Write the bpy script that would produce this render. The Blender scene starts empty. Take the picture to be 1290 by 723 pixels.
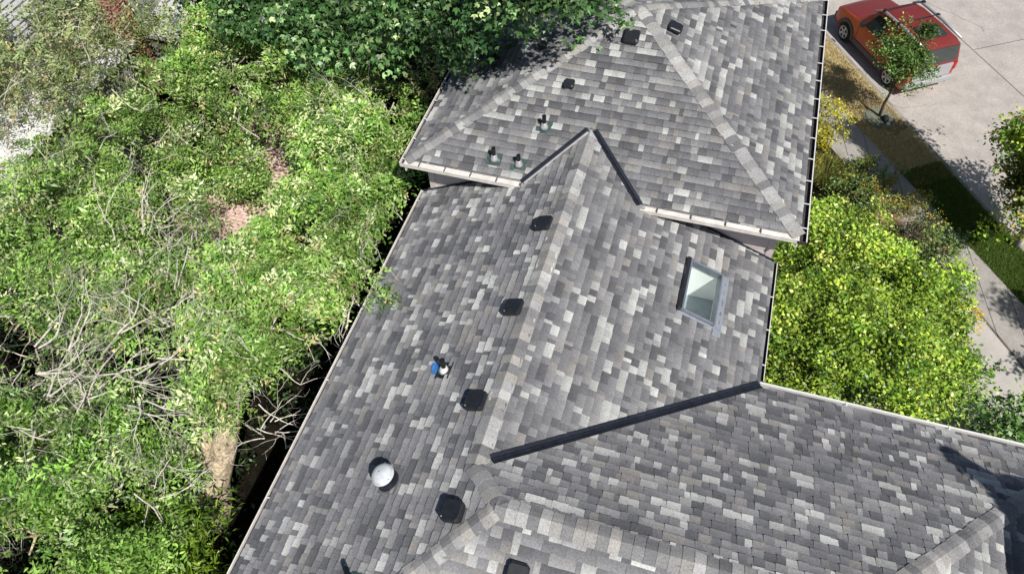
import bpy, math, random
import numpy as np
from mathutils import Vector, Matrix

scene = bpy.context.scene
COL = scene.collection
rng = np.random.default_rng(7)
R = math.radians

# ------------------------------------------------------------------ camera
FPX, W0, H0 = 921.18, 1290.0, 723.0
CAM = np.array([1.9753, -3.5499, 9.60])
PITCH, YAW, ROLL = 0.628985, 0.345474, -0.062663
M3 = Matrix.Rotation(YAW, 3, 'Z') @ Matrix.Rotation(PITCH, 3, 'X') @ Matrix.Rotation(ROLL, 3, 'Z')
cam = bpy.data.cameras.new('camera'); camo = bpy.data.objects.new('camera', cam); COL.objects.link(camo)
camo.matrix_world = Matrix.Translation(Vector(CAM)) @ M3.to_4x4()
cam.sensor_fit = 'HORIZONTAL'; cam.sensor_width = 36; cam.lens = FPX / W0 * 36
cam.clip_start = 0.1; cam.clip_end = 3000
scene.camera = camo
M3n = np.array(M3)

def at(px, py, z):
    d = M3n @ np.array([(px - W0/2)/FPX, -(py - H0/2)/FPX, -1.0])
    return CAM + d * ((z - CAM[2]) / d[2])
def onplane(px, py, a, b, c):            # plane z = a x + b y + c
    d = M3n @ np.array([(px - W0/2)/FPX, -(py - H0/2)/FPX, -1.0])
    t = (a*CAM[0] + b*CAM[1] + c - CAM[2]) / (d[2] - a*d[0] - b*d[1])
    return CAM + d * t

# ------------------------------------------------------------------ light
SUN_EL, SUN_AZ = R(52), R(46)            # towards the sun: (sin az, -cos az)
sd = Vector((math.sin(SUN_AZ)*math.cos(SUN_EL), -math.cos(SUN_AZ)*math.cos(SUN_EL), math.sin(SUN_EL)))
sl = bpy.data.lights.new('sun', 'SUN'); sl.energy = 5.0; sl.angle = R(0.5); sl.color = (1.0, 0.965, 0.91)
so = bpy.data.objects.new('sun', sl); COL.objects.link(so)
so.rotation_euler = sd.to_track_quat('Z', 'Y').to_euler(); so.location = (20, -25, 40)
w = bpy.data.worlds.new('World'); scene.world = w; w.use_nodes = True
nt = w.node_tree; nt.nodes.clear()
sky = nt.nodes.new('ShaderNodeTexSky'); sky.sky_type = 'NISHITA'; sky.sun_disc = False
sky.sun_elevation = SUN_EL; sky.sun_rotation = math.pi - SUN_AZ
bg = nt.nodes.new('ShaderNodeBackground'); bg.inputs[1].default_value = 0.062
wo = nt.nodes.new('ShaderNodeOutputWorld'); nt.links.new(sky.outputs[0], bg.inputs[0]); nt.links.new(bg.outputs[0], wo.inputs[0])
scene.view_settings.view_transform = 'Standard'; scene.view_settings.look = 'None'
scene.view_settings.exposure = 0; scene.view_settings.gamma = 1
scene.cycles.max_bounces = 6; scene.cycles.transparent_max_bounces = 8

# ------------------------------------------------------------------ materials
def mat(name, col=(0.5,)*3, rough=0.7, metal=0.0, attr=False, noise=None, bump=None, transl=0.0, spec=0.5, blotch=None):
    """noise=(scale, lo, hi) multiplies the base; blotch=(scale, lo, hi) a second, larger one; bump=(scale, strength, distance)"""
    m = bpy.data.materials.new(name); m.use_nodes = True
    n, l = m.node_tree.nodes, m.node_tree.links
    p = n['Principled BSDF']; p.inputs['Roughness'].default_value = rough; p.inputs['Metallic'].default_value = metal
    p.inputs['Specular IOR Level'].default_value = spec
    if attr:
        a = n.new('ShaderNodeAttribute'); a.attribute_name = 'col'; out = a.outputs['Color']
    else:
        c = n.new('ShaderNodeRGB'); c.outputs[0].default_value = (*col, 1); out = c.outputs[0]
    tc = n.new('ShaderNodeTexCoord')
    for nz in (noise, blotch):
        if nz:
            t = n.new('ShaderNodeTexNoise'); t.inputs['Scale'].default_value = nz[0]; t.inputs['Detail'].default_value = 5
            t.inputs['Roughness'].default_value = 0.65
            l.new(tc.outputs['Object'], t.inputs['Vector'])
            mr = n.new('ShaderNodeMapRange'); mr.inputs['From Min'].default_value = 0.3; mr.inputs['From Max'].default_value = 0.7
            mr.inputs['To Min'].default_value = nz[1]; mr.inputs['To Max'].default_value = nz[2]
            l.new(t.outputs['Fac'], mr.inputs['Value'])
            mx = n.new('ShaderNodeVectorMath'); mx.operation = 'SCALE'
            l.new(out, mx.inputs[0]); l.new(mr.outputs[0], mx.inputs['Scale']); out = mx.outputs[0]
    l.new(out, p.inputs['Base Color'])
    if bump:
        t = n.new('ShaderNodeTexNoise'); t.inputs['Scale'].default_value = bump[0]; t.inputs['Detail'].default_value = 6
        l.new(tc.outputs['Object'], t.inputs['Vector'])
        b = n.new('ShaderNodeBump'); b.inputs['Strength'].default_value = bump[1]; b.inputs['Distance'].default_value = bump[2]
        l.new(t.outputs['Fac'], b.inputs['Height']); l.new(b.outputs[0], p.inputs['Normal'])
    if transl:
        tr = n.new('ShaderNodeBsdfTranslucent'); l.new(out, tr.inputs['Color'])
        ms = n.new('ShaderNodeMixShader'); ms.inputs[0].default_value = transl
        l.new(p.outputs[0], ms.inputs[1]); l.new(tr.outputs[0], ms.inputs[2])
        l.new(ms.outputs[0], n['Material Output'].inputs['Surface'])
    return m

MT = dict(
    shingle=mat('shingle', attr=True, rough=0.92, noise=(42, 0.72, 1.28), blotch=(2.2, 0.86, 1.14), bump=(120, 0.7, 0.006), spec=0.25),
    deckgrey=mat('grey_flange', (0.15, 0.15, 0.155), .9, noise=(30, .8, 1.2)),
    deck=mat('roof_deck', (0.06, 0.06, 0.065), 0.95, noise=(20, .8, 1.2)),
    flashing=mat('dark_flashing', (0.014, 0.017, 0.026), 0.42, 0.0, noise=(14, .6, 1.5), blotch=(2.5, .7, 1.3), spec=0.5),
    bright=mat('bright_flashing', (0.62, 0.62, 0.62), 0.35, 0.3, noise=(9, .8, 1.1)),
    gutter=mat('gutter_paint', (0.80, 0.755, 0.70), 0.5, noise=(7, .75, 1.1), blotch=(1.3, .9, 1.08)),
    gutterdark=mat('gutter_shade_debris', (0.05, 0.045, 0.045), 0.8, noise=(15, .4, 1.6)),  # debris colour, also painted shade for the right-hand troughs
    white=mat('white_paint', (0.76, 0.75, 0.73), 0.5, noise=(6, .86, 1.05)),
    siding=mat('siding', (0.62, 0.54, 0.525), 0.75, noise=(4, .9, 1.08), blotch=(30, .95, 1.05)),
    blackplastic=mat('black_plastic', (0.016, 0.018, 0.022), 0.42, noise=(18, .7, 1.4)),
    lead=mat('grey_pipe', (0.5, 0.5, 0.5), 0.45, 0.35, noise=(30, .7, 1.2)),
    pipeblack=mat('black_pipe', (0.012,)*3, 0.5),
    greenflash=mat('green_flashing', (0.05, 0.085, 0.08), 0.5, noise=(16, .6, 1.4)),
    blue=mat('blue_seal', (0.05, 0.22, 0.62), 0.6, noise=(18, .6, 1.3)),
    skyframe=mat('skylight_frame', (0.21, 0.23, 0.27), 0.4, 0.3, noise=(8, .85, 1.1)),
    skyflash=mat('skylight_flashing', (0.36, 0.39, 0.45), 0.45, 0.4, noise=(8, .85, 1.1)),
    plaster=mat('white_plaster', (0.93, 0.94, 0.93), 0.9, noise=(4, .93, 1.03)),
    shaftfloor=mat('grey_floor', (0.32, 0.36, 0.40), 0.8, noise=(5, .8, 1.1)),
    bark=mat('bark', (0.66, 0.53, 0.37), 0.95, noise=(16, .3, 1.35), blotch=(4.5, .45, 1.35), bump=(22, 1.0, 0.03)),
    paletwig=mat('weathered_twig', (0.72, 0.66, 0.58), 0.9, noise=(10, .55, 1.25)),
    darkbark=mat('dark_bark', (0.11, 0.075, 0.05), 0.95, noise=(10, .5, 1.4), bump=(25, .8, 0.02)),
    shadowcore=mat('shadow_core', (.02, .04, .012), .9, noise=(8, .5, 1.5)),
    leaf=mat('leaf', attr=True, rough=0.40, transl=0.20, spec=0.55),
    petal=mat('petal', attr=True, rough=0.6, transl=0.3),
    grass=mat('grass_blade', attr=True, rough=0.6, transl=0.25),
    street=mat('street_concrete', (0.46, 0.42, 0.385), 0.9, noise=(1.4, .80, 1.12), blotch=(18, .82, 1.14), bump=(60, .3, .01)),
    kerb=mat('kerb_concrete', (0.33, 0.30, 0.26), 0.9, noise=(3, .6, 1.15), bump=(40, .4, .01)),
    walk=mat('sidewalk_concrete', (0.37, 0.345, 0.32), 0.95, noise=(2.2, .85, 1.12), blotch=(38, .72, 1.25), bump=(60, .5, .01)),
    path=mat('path_concrete', (0.50, 0.465, 0.43), 0.9, noise=(1.6, .86, 1.08), blotch=(16, .93, 1.05)),
    joint=mat('joint', (0.13, 0.11, 0.10), 0.95, noise=(6, .6, 1.3)),
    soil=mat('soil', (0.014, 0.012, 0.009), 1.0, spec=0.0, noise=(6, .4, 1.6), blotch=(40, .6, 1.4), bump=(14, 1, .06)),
    soilpale=mat('pale_soil', (0.24, 0.19, 0.14), 0.98, noise=(5, .6, 1.3), blotch=(40, .7, 1.3), bump=(20, 1, .03)),
    drygrass=mat('dry_turf', (0.64, 0.53, 0.30), 0.98, noise=(7, .6, 1.35), blotch=(45, .7, 1.3), bump=(40, 1, .03)),
    turf=mat('green_turf', (0.075, 0.11, 0.025), 0.98, noise=(7, .6, 1.35), blotch=(45, .7, 1.3), bump=(40, 1, .03)),
    ringmat=mat('tree_ring', (0.16, 0.18, 0.14), 0.9, noise=(10, .8, 1.2)),
    membrane=mat('white_membrane', (0.84, 0.82, 0.80), 0.7, noise=(2, .85, 1.05), blotch=(16, .9, 1.05)),
    metalroof=mat('metal_roof', (0.66, 0.65, 0.66), 0.45, 0.2, noise=(2, .9, 1.06)),
    stucco=mat('wall_paint', (0.30, 0.29, 0.28), 0.9, noise=(3, .85, 1.1)),
    carred=mat('red_paint', (0.26, 0.038, 0.034), 0.38, 0.25, noise=(3, .95, 1.05), spec=0.6),
    carorange=mat('orange_paint', (0.46, 0.078, 0.028), 0.28, 0.2, noise=(3, .95, 1.05), spec=0.6),
    cladding=mat('grey_cladding', (0.085, 0.085, 0.085), 0.6, noise=(20, .85, 1.15)),
    silver=mat('silver_paint', (0.52, 0.53, 0.55), 0.35, 0.4, noise=(4, .92, 1.05)),
    carglass=mat('car_glass', (0.04, 0.05, 0.05), 0.05, spec=0.9, noise=(3, .9, 1.1)),
    rubber=mat('rubber', (0.013,)*3, 0.85, noise=(20, .8, 1.2)),
    redlens=mat('red_lens', (0.45, 0.01, 0.01), 0.2, noise=(20, .8, 1.1)),
    plate=mat('plate', (0.65, 0.67, 0.7), 0.5, noise=(20, .85, 1.05)),
)
# brick material (brick texture on object coordinates)
def brickmat(name, c1, c2, mortar, scale, sq=(0.22, 0.075)):
    m = bpy.data.materials.new(name); m.use_nodes = True; n, l = m.node_tree.nodes, m.node_tree.links
    p = n['Principled BSDF']; p.inputs['Roughness'].default_value = 0.9
    tc = n.new('ShaderNodeTexCoord'); b = n.new('ShaderNodeTexBrick')
    b.inputs['Color1'].default_value = (*c1, 1); b.inputs['Color2'].default_value = (*c2, 1); b.inputs['Mortar'].default_value = (*mortar, 1)
    b.inputs['Scale'].default_value = scale; b.inputs['Mortar Size'].default_value = 0.012
    b.inputs['Brick Width'].default_value = sq[0]; b.inputs['Row Height'].default_value = sq[1]
    l.new(tc.outputs['UV'], b.inputs['Vector'])
    t = n.new('ShaderNodeTexNoise'); t.inputs['Scale'].default_value = 6; t.inputs['Detail'].default_value = 5; l.new(tc.outputs['Object'], t.inputs['Vector'])
    mr = n.new('ShaderNodeMapRange'); mr.inputs['To Min'].default_value = 0.55; mr.inputs['To Max'].default_value = 1.45; l.new(t.outputs['Fac'], mr.inputs['Value'])
    mx = n.new('ShaderNodeVectorMath'); mx.operation = 'SCALE'; l.new(b.outputs['Color'], mx.inputs[0]); l.new(mr.outputs[0], mx.inputs['Scale'])
    l.new(mx.outputs[0], p.inputs['Base Color'])
    return m
MT['brick'] = brickmat('brick', (0.36, 0.10, 0.055), (0.28, 0.07, 0.045), (0.5, 0.45, 0.4), 1.0, (0.30, 0.11))
MT['paver'] = brickmat('brick_paver', (0.80, 0.60, 0.53), (0.72, 0.48, 0.42), (0.42, 0.27, 0.23), 1.0, (0.24, 0.12))
# clear tinted skylight glass
g = bpy.data.materials.new('skylight_glass'); g.use_nodes = True; gn, gl = g.node_tree.nodes, g.node_tree.links
gn.remove(gn['Principled BSDF'])
tr = gn.new('ShaderNodeBsdfTransparent'); tr.inputs[0].default_value = (0.93, 0.985, 0.97, 1)
go = gn.new('ShaderNodeBsdfGlossy'); go.inputs[0].default_value = (0.9, 0.97, 1, 1); go.inputs['Roughness'].default_value = 0.03
fr = gn.new('ShaderNodeFresnel'); fr.inputs[0].default_value = 1.5
ms = gn.new('ShaderNodeMixShader'); gl.new(fr.outputs[0], ms.inputs[0]); gl.new(tr.outputs[0], ms.inputs[1]); gl.new(go.outputs[0], ms.inputs[2])
gl.new(ms.outputs[0], gn['Material Output'].inputs['Surface']); MT['glass'] = g
# translucent white dome
MT['dome'] = mat('white_dome', (0.84, 0.87, 0.90), 0.08, spec=1.0, transl=0.2, noise=(14, .75, 1.1))

# ------------------------------------------------------------------ object helpers
def mesh_obj(name, verts, faces, m, parent=None, cols=None, smooth=False, uv=None):
    me = bpy.data.meshes.new(name)
    me.from_pydata([tuple(map(float, v)) for v in verts], [], faces); me.update()
    return _fin(name, me, m, parent, cols, smooth, uv)
def _fin(name, me, m, parent, cols=None, smooth=False, uv=None):
    if m is not None:
        for q in (m if isinstance(m, (list, tuple)) else [m]): me.materials.append(MT[q] if isinstance(q, str) else q)
    if cols is not None:
        a = me.color_attributes.new('col', 'FLOAT_COLOR', 'POINT')
        c = np.ones((len(me.vertices), 4), np.float32); c[:, :3] = cols; a.data.foreach_set('color', c.ravel())
    if uv is not None:
        u = me.uv_layers.new(name='UVMap'); vi = np.empty(len(me.loops), np.int32); me.loops.foreach_get('vertex_index', vi)
        u.data.foreach_set('uv', np.asarray(uv, np.float32)[vi].ravel())
    if smooth: me.polygons.foreach_set('use_smooth', [True]*len(me.polygons))
    o = bpy.data.objects.new(name, me); COL.objects.link(o)
    if parent is not None: o.parent = parent; o.matrix_parent_inverse = Matrix.Translation(-parent.location)
    return o
def quads_obj(name, V, m, parent, cols):           # V: (n,4,3), cols (n,3)
    n = len(V); me = bpy.data.meshes.new(name)
    me.vertices.add(n*4); me.vertices.foreach_set('co', V.astype(np.float32).ravel())
    me.loops.add(n*4); me.loops.foreach_set('vertex_index', np.arange(n*4, dtype=np.int32))
    me.polygons.add(n); me.polygons.foreach_set('loop_start', np.arange(0, n*4, 4, dtype=np.int32))
    me.update(calc_edges=True)
    return _fin(name, me, m, parent, np.repeat(cols, 4, axis=0))
def tag(o, label=None, cat=None, group=None, kind=None):
    if label: o['label'] = label
    if cat: o['category'] = cat
    if group: o['group'] = group
    if kind: o['kind'] = kind
    return o
def thing(name, loc, label, cat, group=None):
    o = bpy.data.objects.new(name, None); COL.objects.link(o); o.location = tuple(map(float, loc)); o.empty_display_size = .3
    return tag(o, label, cat, group)
class MB:
    def __init__(s): s.v = []; s.f = []
    def quad(s, a, b, c, d): s.poly([a, b, c, d])
    def poly(s, pts):
        k = len(s.v); s.v += [tuple(map(float, p)) for p in pts]; s.f.append(tuple(range(k, k+len(pts))))
    def hexa(s, p):                                 # 8 points: bottom 4 (ccw), top 4
        k = len(s.v); s.v += [tuple(map(float, q)) for q in p]
        s.f += [(k+3, k+2, k+1, k), (k+4, k+5, k+6, k+7)] + [(k+i, k+(i+1) % 4, k+4+(i+1) % 4, k+4+i) for i in range(4)]
    def box(s, x0, x1, y0, y1, z0, z1): s.hexa([(x0, y0, z0), (x1, y0, z0), (x1, y1, z0), (x0, y1, z0), (x0, y0, z1), (x1, y0, z1), (x1, y1, z1), (x0, y1, z1)])
    def obox(s, o, U, V, N, u0, u1, v0, v1, n0, n1):
        P = lambda a, b, c: o + U*a + V*b + N*c
        s.hexa([P(u0, v0, n0), P(u1, v0, n0), P(u1, v1, n0), P(u0, v1, n0), P(u0, v0, n1), P(u1, v0, n1), P(u1, v1, n1), P(u0, v1, n1)])
    def tube(s, pts, rad, seg=8, cap=True):
        pts = [np.asarray(p, float) for p in pts]; k0 = len(s.v); n = len(pts)
        if np.isscalar(rad): rad = [rad]*n
        for i, p in enumerate(pts):
            t = pts[min(i+1, n-1)] - pts[max(i-1, 0)]; t /= np.linalg.norm(t)+1e-9
            a = np.cross(t, (0.31, 0.2, 0.93)); a /= np.linalg.norm(a)+1e-9; b = np.cross(t, a)
            for j in range(seg):
                th = 2*math.pi*j/seg; s.v.append(tuple(p + rad[i]*(math.cos(th)*a + math.sin(th)*b)))
        for i in range(n-1):
            for j in range(seg):
                a = k0+i*seg+j; b = k0+i*seg+(j+1) % seg; s.f.append((a, b, b+seg, a+seg))
        if cap: s.f += [tuple(range(k0+seg-1, k0-1, -1)), tuple(range(k0+(n-1)*seg, k0+n*seg))]
    def build(s, name, m, parent=None, smooth=False): return mesh_obj(name, s.v, s.f, m, parent, smooth=smooth)
def V3(*a): return np.array(a, float)
def unit(a): a = np.asarray(a, float); return a/np.linalg.norm(a)

# ------------------------------------------------------------------ roof geometry (metres, A ridge = y axis at z 0)
p, pL, pB, pC, pD, pE = .4228, .4965, .4142, .497, .4488, .5017
wL, wR = 3.307, 3.886; zE = -1.643
zB, yB, xBL, xBR = -.5102, 5.7876, -3.4392, 4.0765; hb = (xBR-xBL)/2; xA, yA = xBL+hb, yB+hb; zA = zB+pB*hb; yBb = yB+2*hb
yC, h, CR = -.5728, .540, 5.012; zr = pL*h
yR = yC+zr/pC; yE = 3.272; xE = CR+(zr-zE)/pE; yD = yC-(zr-zE)/pD; yW = yB+.30
GZ = -6.4
PL = dict(AL=(pL, 0, 0), AR=(-p, 0, 0), BF=(0, pB, zB-pB*yB), BL=(pB, 0, zB-pB*xBL), BR=(-pB, 0, zB+pB*xBR), BK=(0, -pB, zB+pB*yBb),
          C=(0, -pC, zr+pC*yC), D=(0, pD, zr-pD*yC), E=(-pE, 0, zr+pE*CR))
def pz(k, x, y): a, b, c = PL[k]; return a*x+b*y+c
def pt(k, x, y, n=0.0): return V3(x, y, pz(k, x, y)) + nrm(k)*n
def nrm(k): a, b, c = PL[k]; return unit((-a, -b, 1))
def onp(k, px, py): return onplane(px, py, *PL[k])

house = thing('house', (0, -1, GZ), 'house with hipped and gabled grey architectural shingle roofs and taupe lap siding', 'house')

PAL = np.array([(.100,.101,.108), (.135,.136,.144), (.166,.165,.172), (.200,.198,.203), (.215,.205,.196), (.255,.253,.252), (.34,.343,.332), (.41,.413,.398)])
PW = np.array([.13, .20, .23, .16, .07, .08, .08, .05])
def clip(poly, cv):                                  # Sutherland-Hodgman, both ccw, 2D
    out = poly
    for i in range(len(cv)):
        a, b = cv[i], cv[(i+1) % len(cv)]; n = (-(b[1]-a[1]), b[0]-a[0]); res = []
        for j in range(len(out)):
            q, r = out[j], out[(j+1) % len(out)]
            dq = (q[0]-a[0])*n[0]+(q[1]-a[1])*n[1]; dr = (r[0]-a[0])*n[0]+(r[1]-a[1])*n[1]
            if dq >= 0: res.append(q)
            if dq*dr < 0: t = dq/(dq-dr); res.append((q[0]+t*(r[0]-q[0]), q[1]+t*(r[1]-q[1])))
        out = res
        if len(out) < 3: return []
    return out
def area2(pl): return sum(pl[i][0]*pl[(i+1) % len(pl)][1]-pl[(i+1) % len(pl)][0]*pl[i][1] for i in range(len(pl)))
EXP = .143
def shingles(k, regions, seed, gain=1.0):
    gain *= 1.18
    """lay individually coloured laminated tabs over convex plan regions of plane k"""
    N = nrm(k); a, b, c = PL[k]; g_ = math.hypot(a, b); up = unit((a, b, g_*g_)); U = np.cross(up, N)
    O = V3(0, 0, c)
    regs = []
    for rg in regions:
        q = [(float(np.dot(V3(x, y, pz(k, x, y))-O, U)), float(np.dot(V3(x, y, pz(k, x, y))-O, up))) for x, y in rg]
        if area2(q) < 0: q = q[::-1]
        regs.append(q)
    us = [q[0] for r in regs for q in r]; vs = [q[1] for r in regs for q in r]
    j0 = int(math.floor(min(vs)/EXP))-1; j1 = int(math.ceil(max(vs)/EXP))+1
    verts, faces, cols = [], [], []
    for j in range(j0, j1):
        rj = np.random.default_rng((seed*1000+j+5000))
        u = min(us)-rj.random()*1.0-.2; v0 = j*EXP; lift = False; last = -1
        while u < max(us):
            lift = not lift
            wd = rj.choice([.075, .11, .15, .20, .27], p=[.18, .28, .28, .18, .08])*(.85+.3*rj.random())
            ci = last if rj.random() < .16 and last >= 0 else rj.choice(len(PAL), p=PW); last = ci
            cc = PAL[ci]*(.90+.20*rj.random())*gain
            t0 = (.022 if lift else .012)+rj.random()*.003
            sk = rj.normal()*.004
            quad = [(u+.0004, v0+(0 if lift else .004)+sk*.3), (u+wd-.0004, v0+(0 if lift else .004)-sk*.3), (u+wd-.0004, v0+EXP+.012), (u+.0004, v0+EXP+.012)]
            u += wd
            for rg in regs:
                pl = clip(quad, rg)
                if len(pl) < 3 or abs(area2(pl)) < 2e-5: continue
                k0 = len(verts); n = len(pl)
                for (x, y) in pl:
                    hgt = t0*(1-.92*(y-v0)/EXP)+.003; verts.append(O+U*x+up*y+N*hgt)
                for (x, y) in pl: verts.append(O+U*x+up*y-N*.003)
                faces.append(tuple(range(k0, k0+n)))
                for i in range(n): q = (i+1) % n; faces.append((k0+i, k0+n+i, k0+n+q, k0+q))
                cols += [cc*(1.07-.34*min(1, max(0, (y-v0)/EXP))**2) for (x, y) in pl]+[cc*.22]*n  # tab sides darkened to paint in course shadow; upper fade is printed pigment
    return verts, faces, np.array(cols)
def roof(k, regions, seed, name='roof_slope', gain=1.0):  # gain: lightens one slope's shingle colour in place of more light
    mb = MB(); N = nrm(k)
    for rg in regions:
        q = [pt(k, x, y, -.004) for x, y in rg]; mb.poly(q)
        mb.poly([v-V3(0, 0, .10) for v in q][::-1])
    dk = mb.build(name, 'deck', house)
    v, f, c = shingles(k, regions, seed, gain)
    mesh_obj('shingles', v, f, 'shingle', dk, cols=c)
    return dk

# skylight opening (plan rectangle on the A right slope)
SX0, SX1, SY0, SY1 = 2.30, 2.925, 3.96, 5.10
roof('AL', [[(-wL, yD), (h, yC), (0, yR), (-wL, yR)], [(-wL, yR), (0, yR), (0, yW), (-wL, yW)], [(-1.30, yW), (0, yW), (0, 7.06)]], 1, gain=1.18)  # colour lifted here because the slope turns from the sun
roof('AR', [[(0, yR), (SX0, yR+SX0*(yE-yR)/wR), (SX0, yW), (0, yW)],
            [(SX0, yR+SX0*(yE-yR)/wR), (SX1, yR+SX1*(yE-yR)/wR), (SX1, SY0), (SX0, SY0)],
            [(SX0, SY1), (SX1, SY1), (SX1, yW), (SX0, yW)],
            [(SX1, yR+SX1*(yE-yR)/wR), (wR, yE), (wR, yW), (SX1, yW)],
            [(0, yW), (1.36, yW), (0, 7.06)]], 2)
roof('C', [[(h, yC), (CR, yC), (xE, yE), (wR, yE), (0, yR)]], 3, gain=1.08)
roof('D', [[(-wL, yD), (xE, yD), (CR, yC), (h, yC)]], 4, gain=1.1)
roof('E', [[(CR, yC), (xE, yD), (xE, yE)]], 5)
roof('BF', [[(xBL, yB), (xBR, yB), (xA, yA)]], 6)
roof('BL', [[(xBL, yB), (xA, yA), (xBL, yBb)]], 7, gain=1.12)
roof('BR', [[(xBR, yB), (xBR, yBb), (xA, yA)]], 8)
roof('BK', [[(xBL, yBb), (xA, yA), (xBR, yBb)]], 9)

# ridge and hip caps
CP = np.array([(.21,.208,.211), (.26,.257,.255), (.31,.300,.285), (.36,.342,.318), (.41,.405,.395), (.18,.178,.183), (.33,.328,.325)])
def caps(k1, k2, A, B, seed, half=.14, ex=.15, rise=.028):
    A, B = V3(*A), V3(*B); L = np.linalg.norm(B-A); T = (B-A)/L; rj = np.random.default_rng(seed)
    d1 = np.cross(nrm(k1), T); d1 = d1 if np.dot(d1, nrm(k2)) < 0 else -d1
    d2 = np.cross(nrm(k2), T); d2 = d2 if np.dot(d2, nrm(k1)) < 0 else -d2
    up = unit(nrm(k1)+nrm(k2)); v, f, c = [], [], []; n = int(round(L/ex)); last = 0
    for i in range(n):
        s0, s1 = i*L/n, (i+1)*L/n+.012; col = CP[rj.integers(len(CP))]*(.9+.2*rj.random()); k0 = len(v)
        j = rj.normal()*.005
        for s, lift in ((s0, .011), (s1, .003)):
            q = A+T*s
            prof = [d1*(half+j)+nrm(k1)*(.014+lift), d1*half*.35+nrm(k1)*(.018+lift)+up*.004, up*(rise*.75+lift), d2*half*.35+nrm(k2)*(.018+lift)+up*.004, d2*(half-j)+nrm(k2)*(.014+lift)]
            v += [q+e for e in prof]
        f += [(k0+m_, k0+m_+1, k0+m_+6, k0+m_+5) for m_ in range(4)]
        v += [v[k0+m_]-up*.014 for m_ in range(5)]
        f += [(k0+10+m_, k0+11+m_, k0+m_+1, k0+m_) for m_ in range(4)]
        v += [v[k0]-nrm(k1)*.02, v[k0+5]-nrm(k1)*.012, v[k0+4]-nrm(k2)*.02, v[k0+9]-nrm(k2)*.012]
        f += [(k0, k0+5, k0+16, k0+15), (k0+4, k0+9, k0+18, k0+17)]
        c += [col]*10+[col*.4]*9
    mesh_obj('ridge_cap', v, f, 'shingle', house, cols=np.array(c))
caps('AL', 'AR', (0, yR+.02, 0), (0, 6.92, 0), 21, half=.17, rise=.045)
caps('AL', 'C', (h, yC, zr), (0, yR, 0), 22, half=.13)
caps('C', 'D', (h-.05, yC, zr), (CR, yC, zr), 23, half=.17)
caps('AL', 'D', (-wL, yD, zE), (h, yC, zr), 24, half=.13)
caps('C', 'E', (xE, yE, zE), (CR, yC, zr), 25, half=.13)
caps('D', 'E', (xE, yD, zE), (CR, yC, zr), 26, half=.15)
for i, (a_, b_, cx_, cy_) in enumerate((('BL', 'BF', xBL, yB), ('BF', 'BR', xBR, yB), ('BR', 'BK', xBR, yBb), ('BL', 'BK', xBL, yBb))):
    caps(a_, b_, (cx_, cy_, zB), (xA, yA, zA), 30+i, half=.14)

# valley flashings
def valley(k1, k2, A, B, half=.11, rib=True, edge=None):
    A, B = V3(*A), V3(*B); T = unit(B-A); mb = MB()
    d1 = np.cross(nrm(k1), T); d1 = d1 if np.dot(d1, nrm(k2)) > 0 else -d1
    d2 = np.cross(nrm(k2), T); d2 = d2 if np.dot(d2, nrm(k1)) > 0 else -d2
    for d, N in ((d1, nrm(k1)), (d2, nrm(k2))):
        o = N*.038; o2 = N*.032
        mb.quad(A+o, B+o, B+d*half+o, A+d*half+o); mb.quad(A+d*half+o, B+d*half+o, B+d*half+o2, A+d*half+o2)
        for E_ in (A,): mb.quad(E_+o, E_+d*half+o, E_+d*half-N*.02, E_-N*.02)
    if rib:
        up = unit(nrm(k1)+nrm(k2)); s = unit(np.cross(T, up)); z0 = up*.034
        P = [s*.022+z0, s*.008+z0+up*.03, -s*.008+z0+up*.03, -s*.022+z0]
        for i in range(3): mb.quad(A+P[i], B+P[i], B+P[i+1], A+P[i+1])
    o = mb.build('valley_flashing', 'flashing', house)
    if edge:
        d, N = (d2, nrm(k2)); m2 = MB(); m2.obox(A+N*.03, T, d, N, 0.0, float(np.linalg.norm(B-A))-.05, half+.002, half+.032, .0, .022)
        m2.build('metal_edge', 'bright', o)
    return o
xv, xw = -zB/p, zB/pL; yv = yB-zB/pB
valley('BF', 'AR', (xv, yB-.02, zB), (0.06, yv-.05, -.03), half=.075)
valley('BF', 'AL', (xw, yB-.02, zB), (-.06, yv-.05, -.03), half=.07, edge=True)
valley('AR', 'C', (wR-.01, yE-.01, zE), (.18, yR+.18*(yE-yR)/wR, -p*.18), half=.092)

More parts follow.
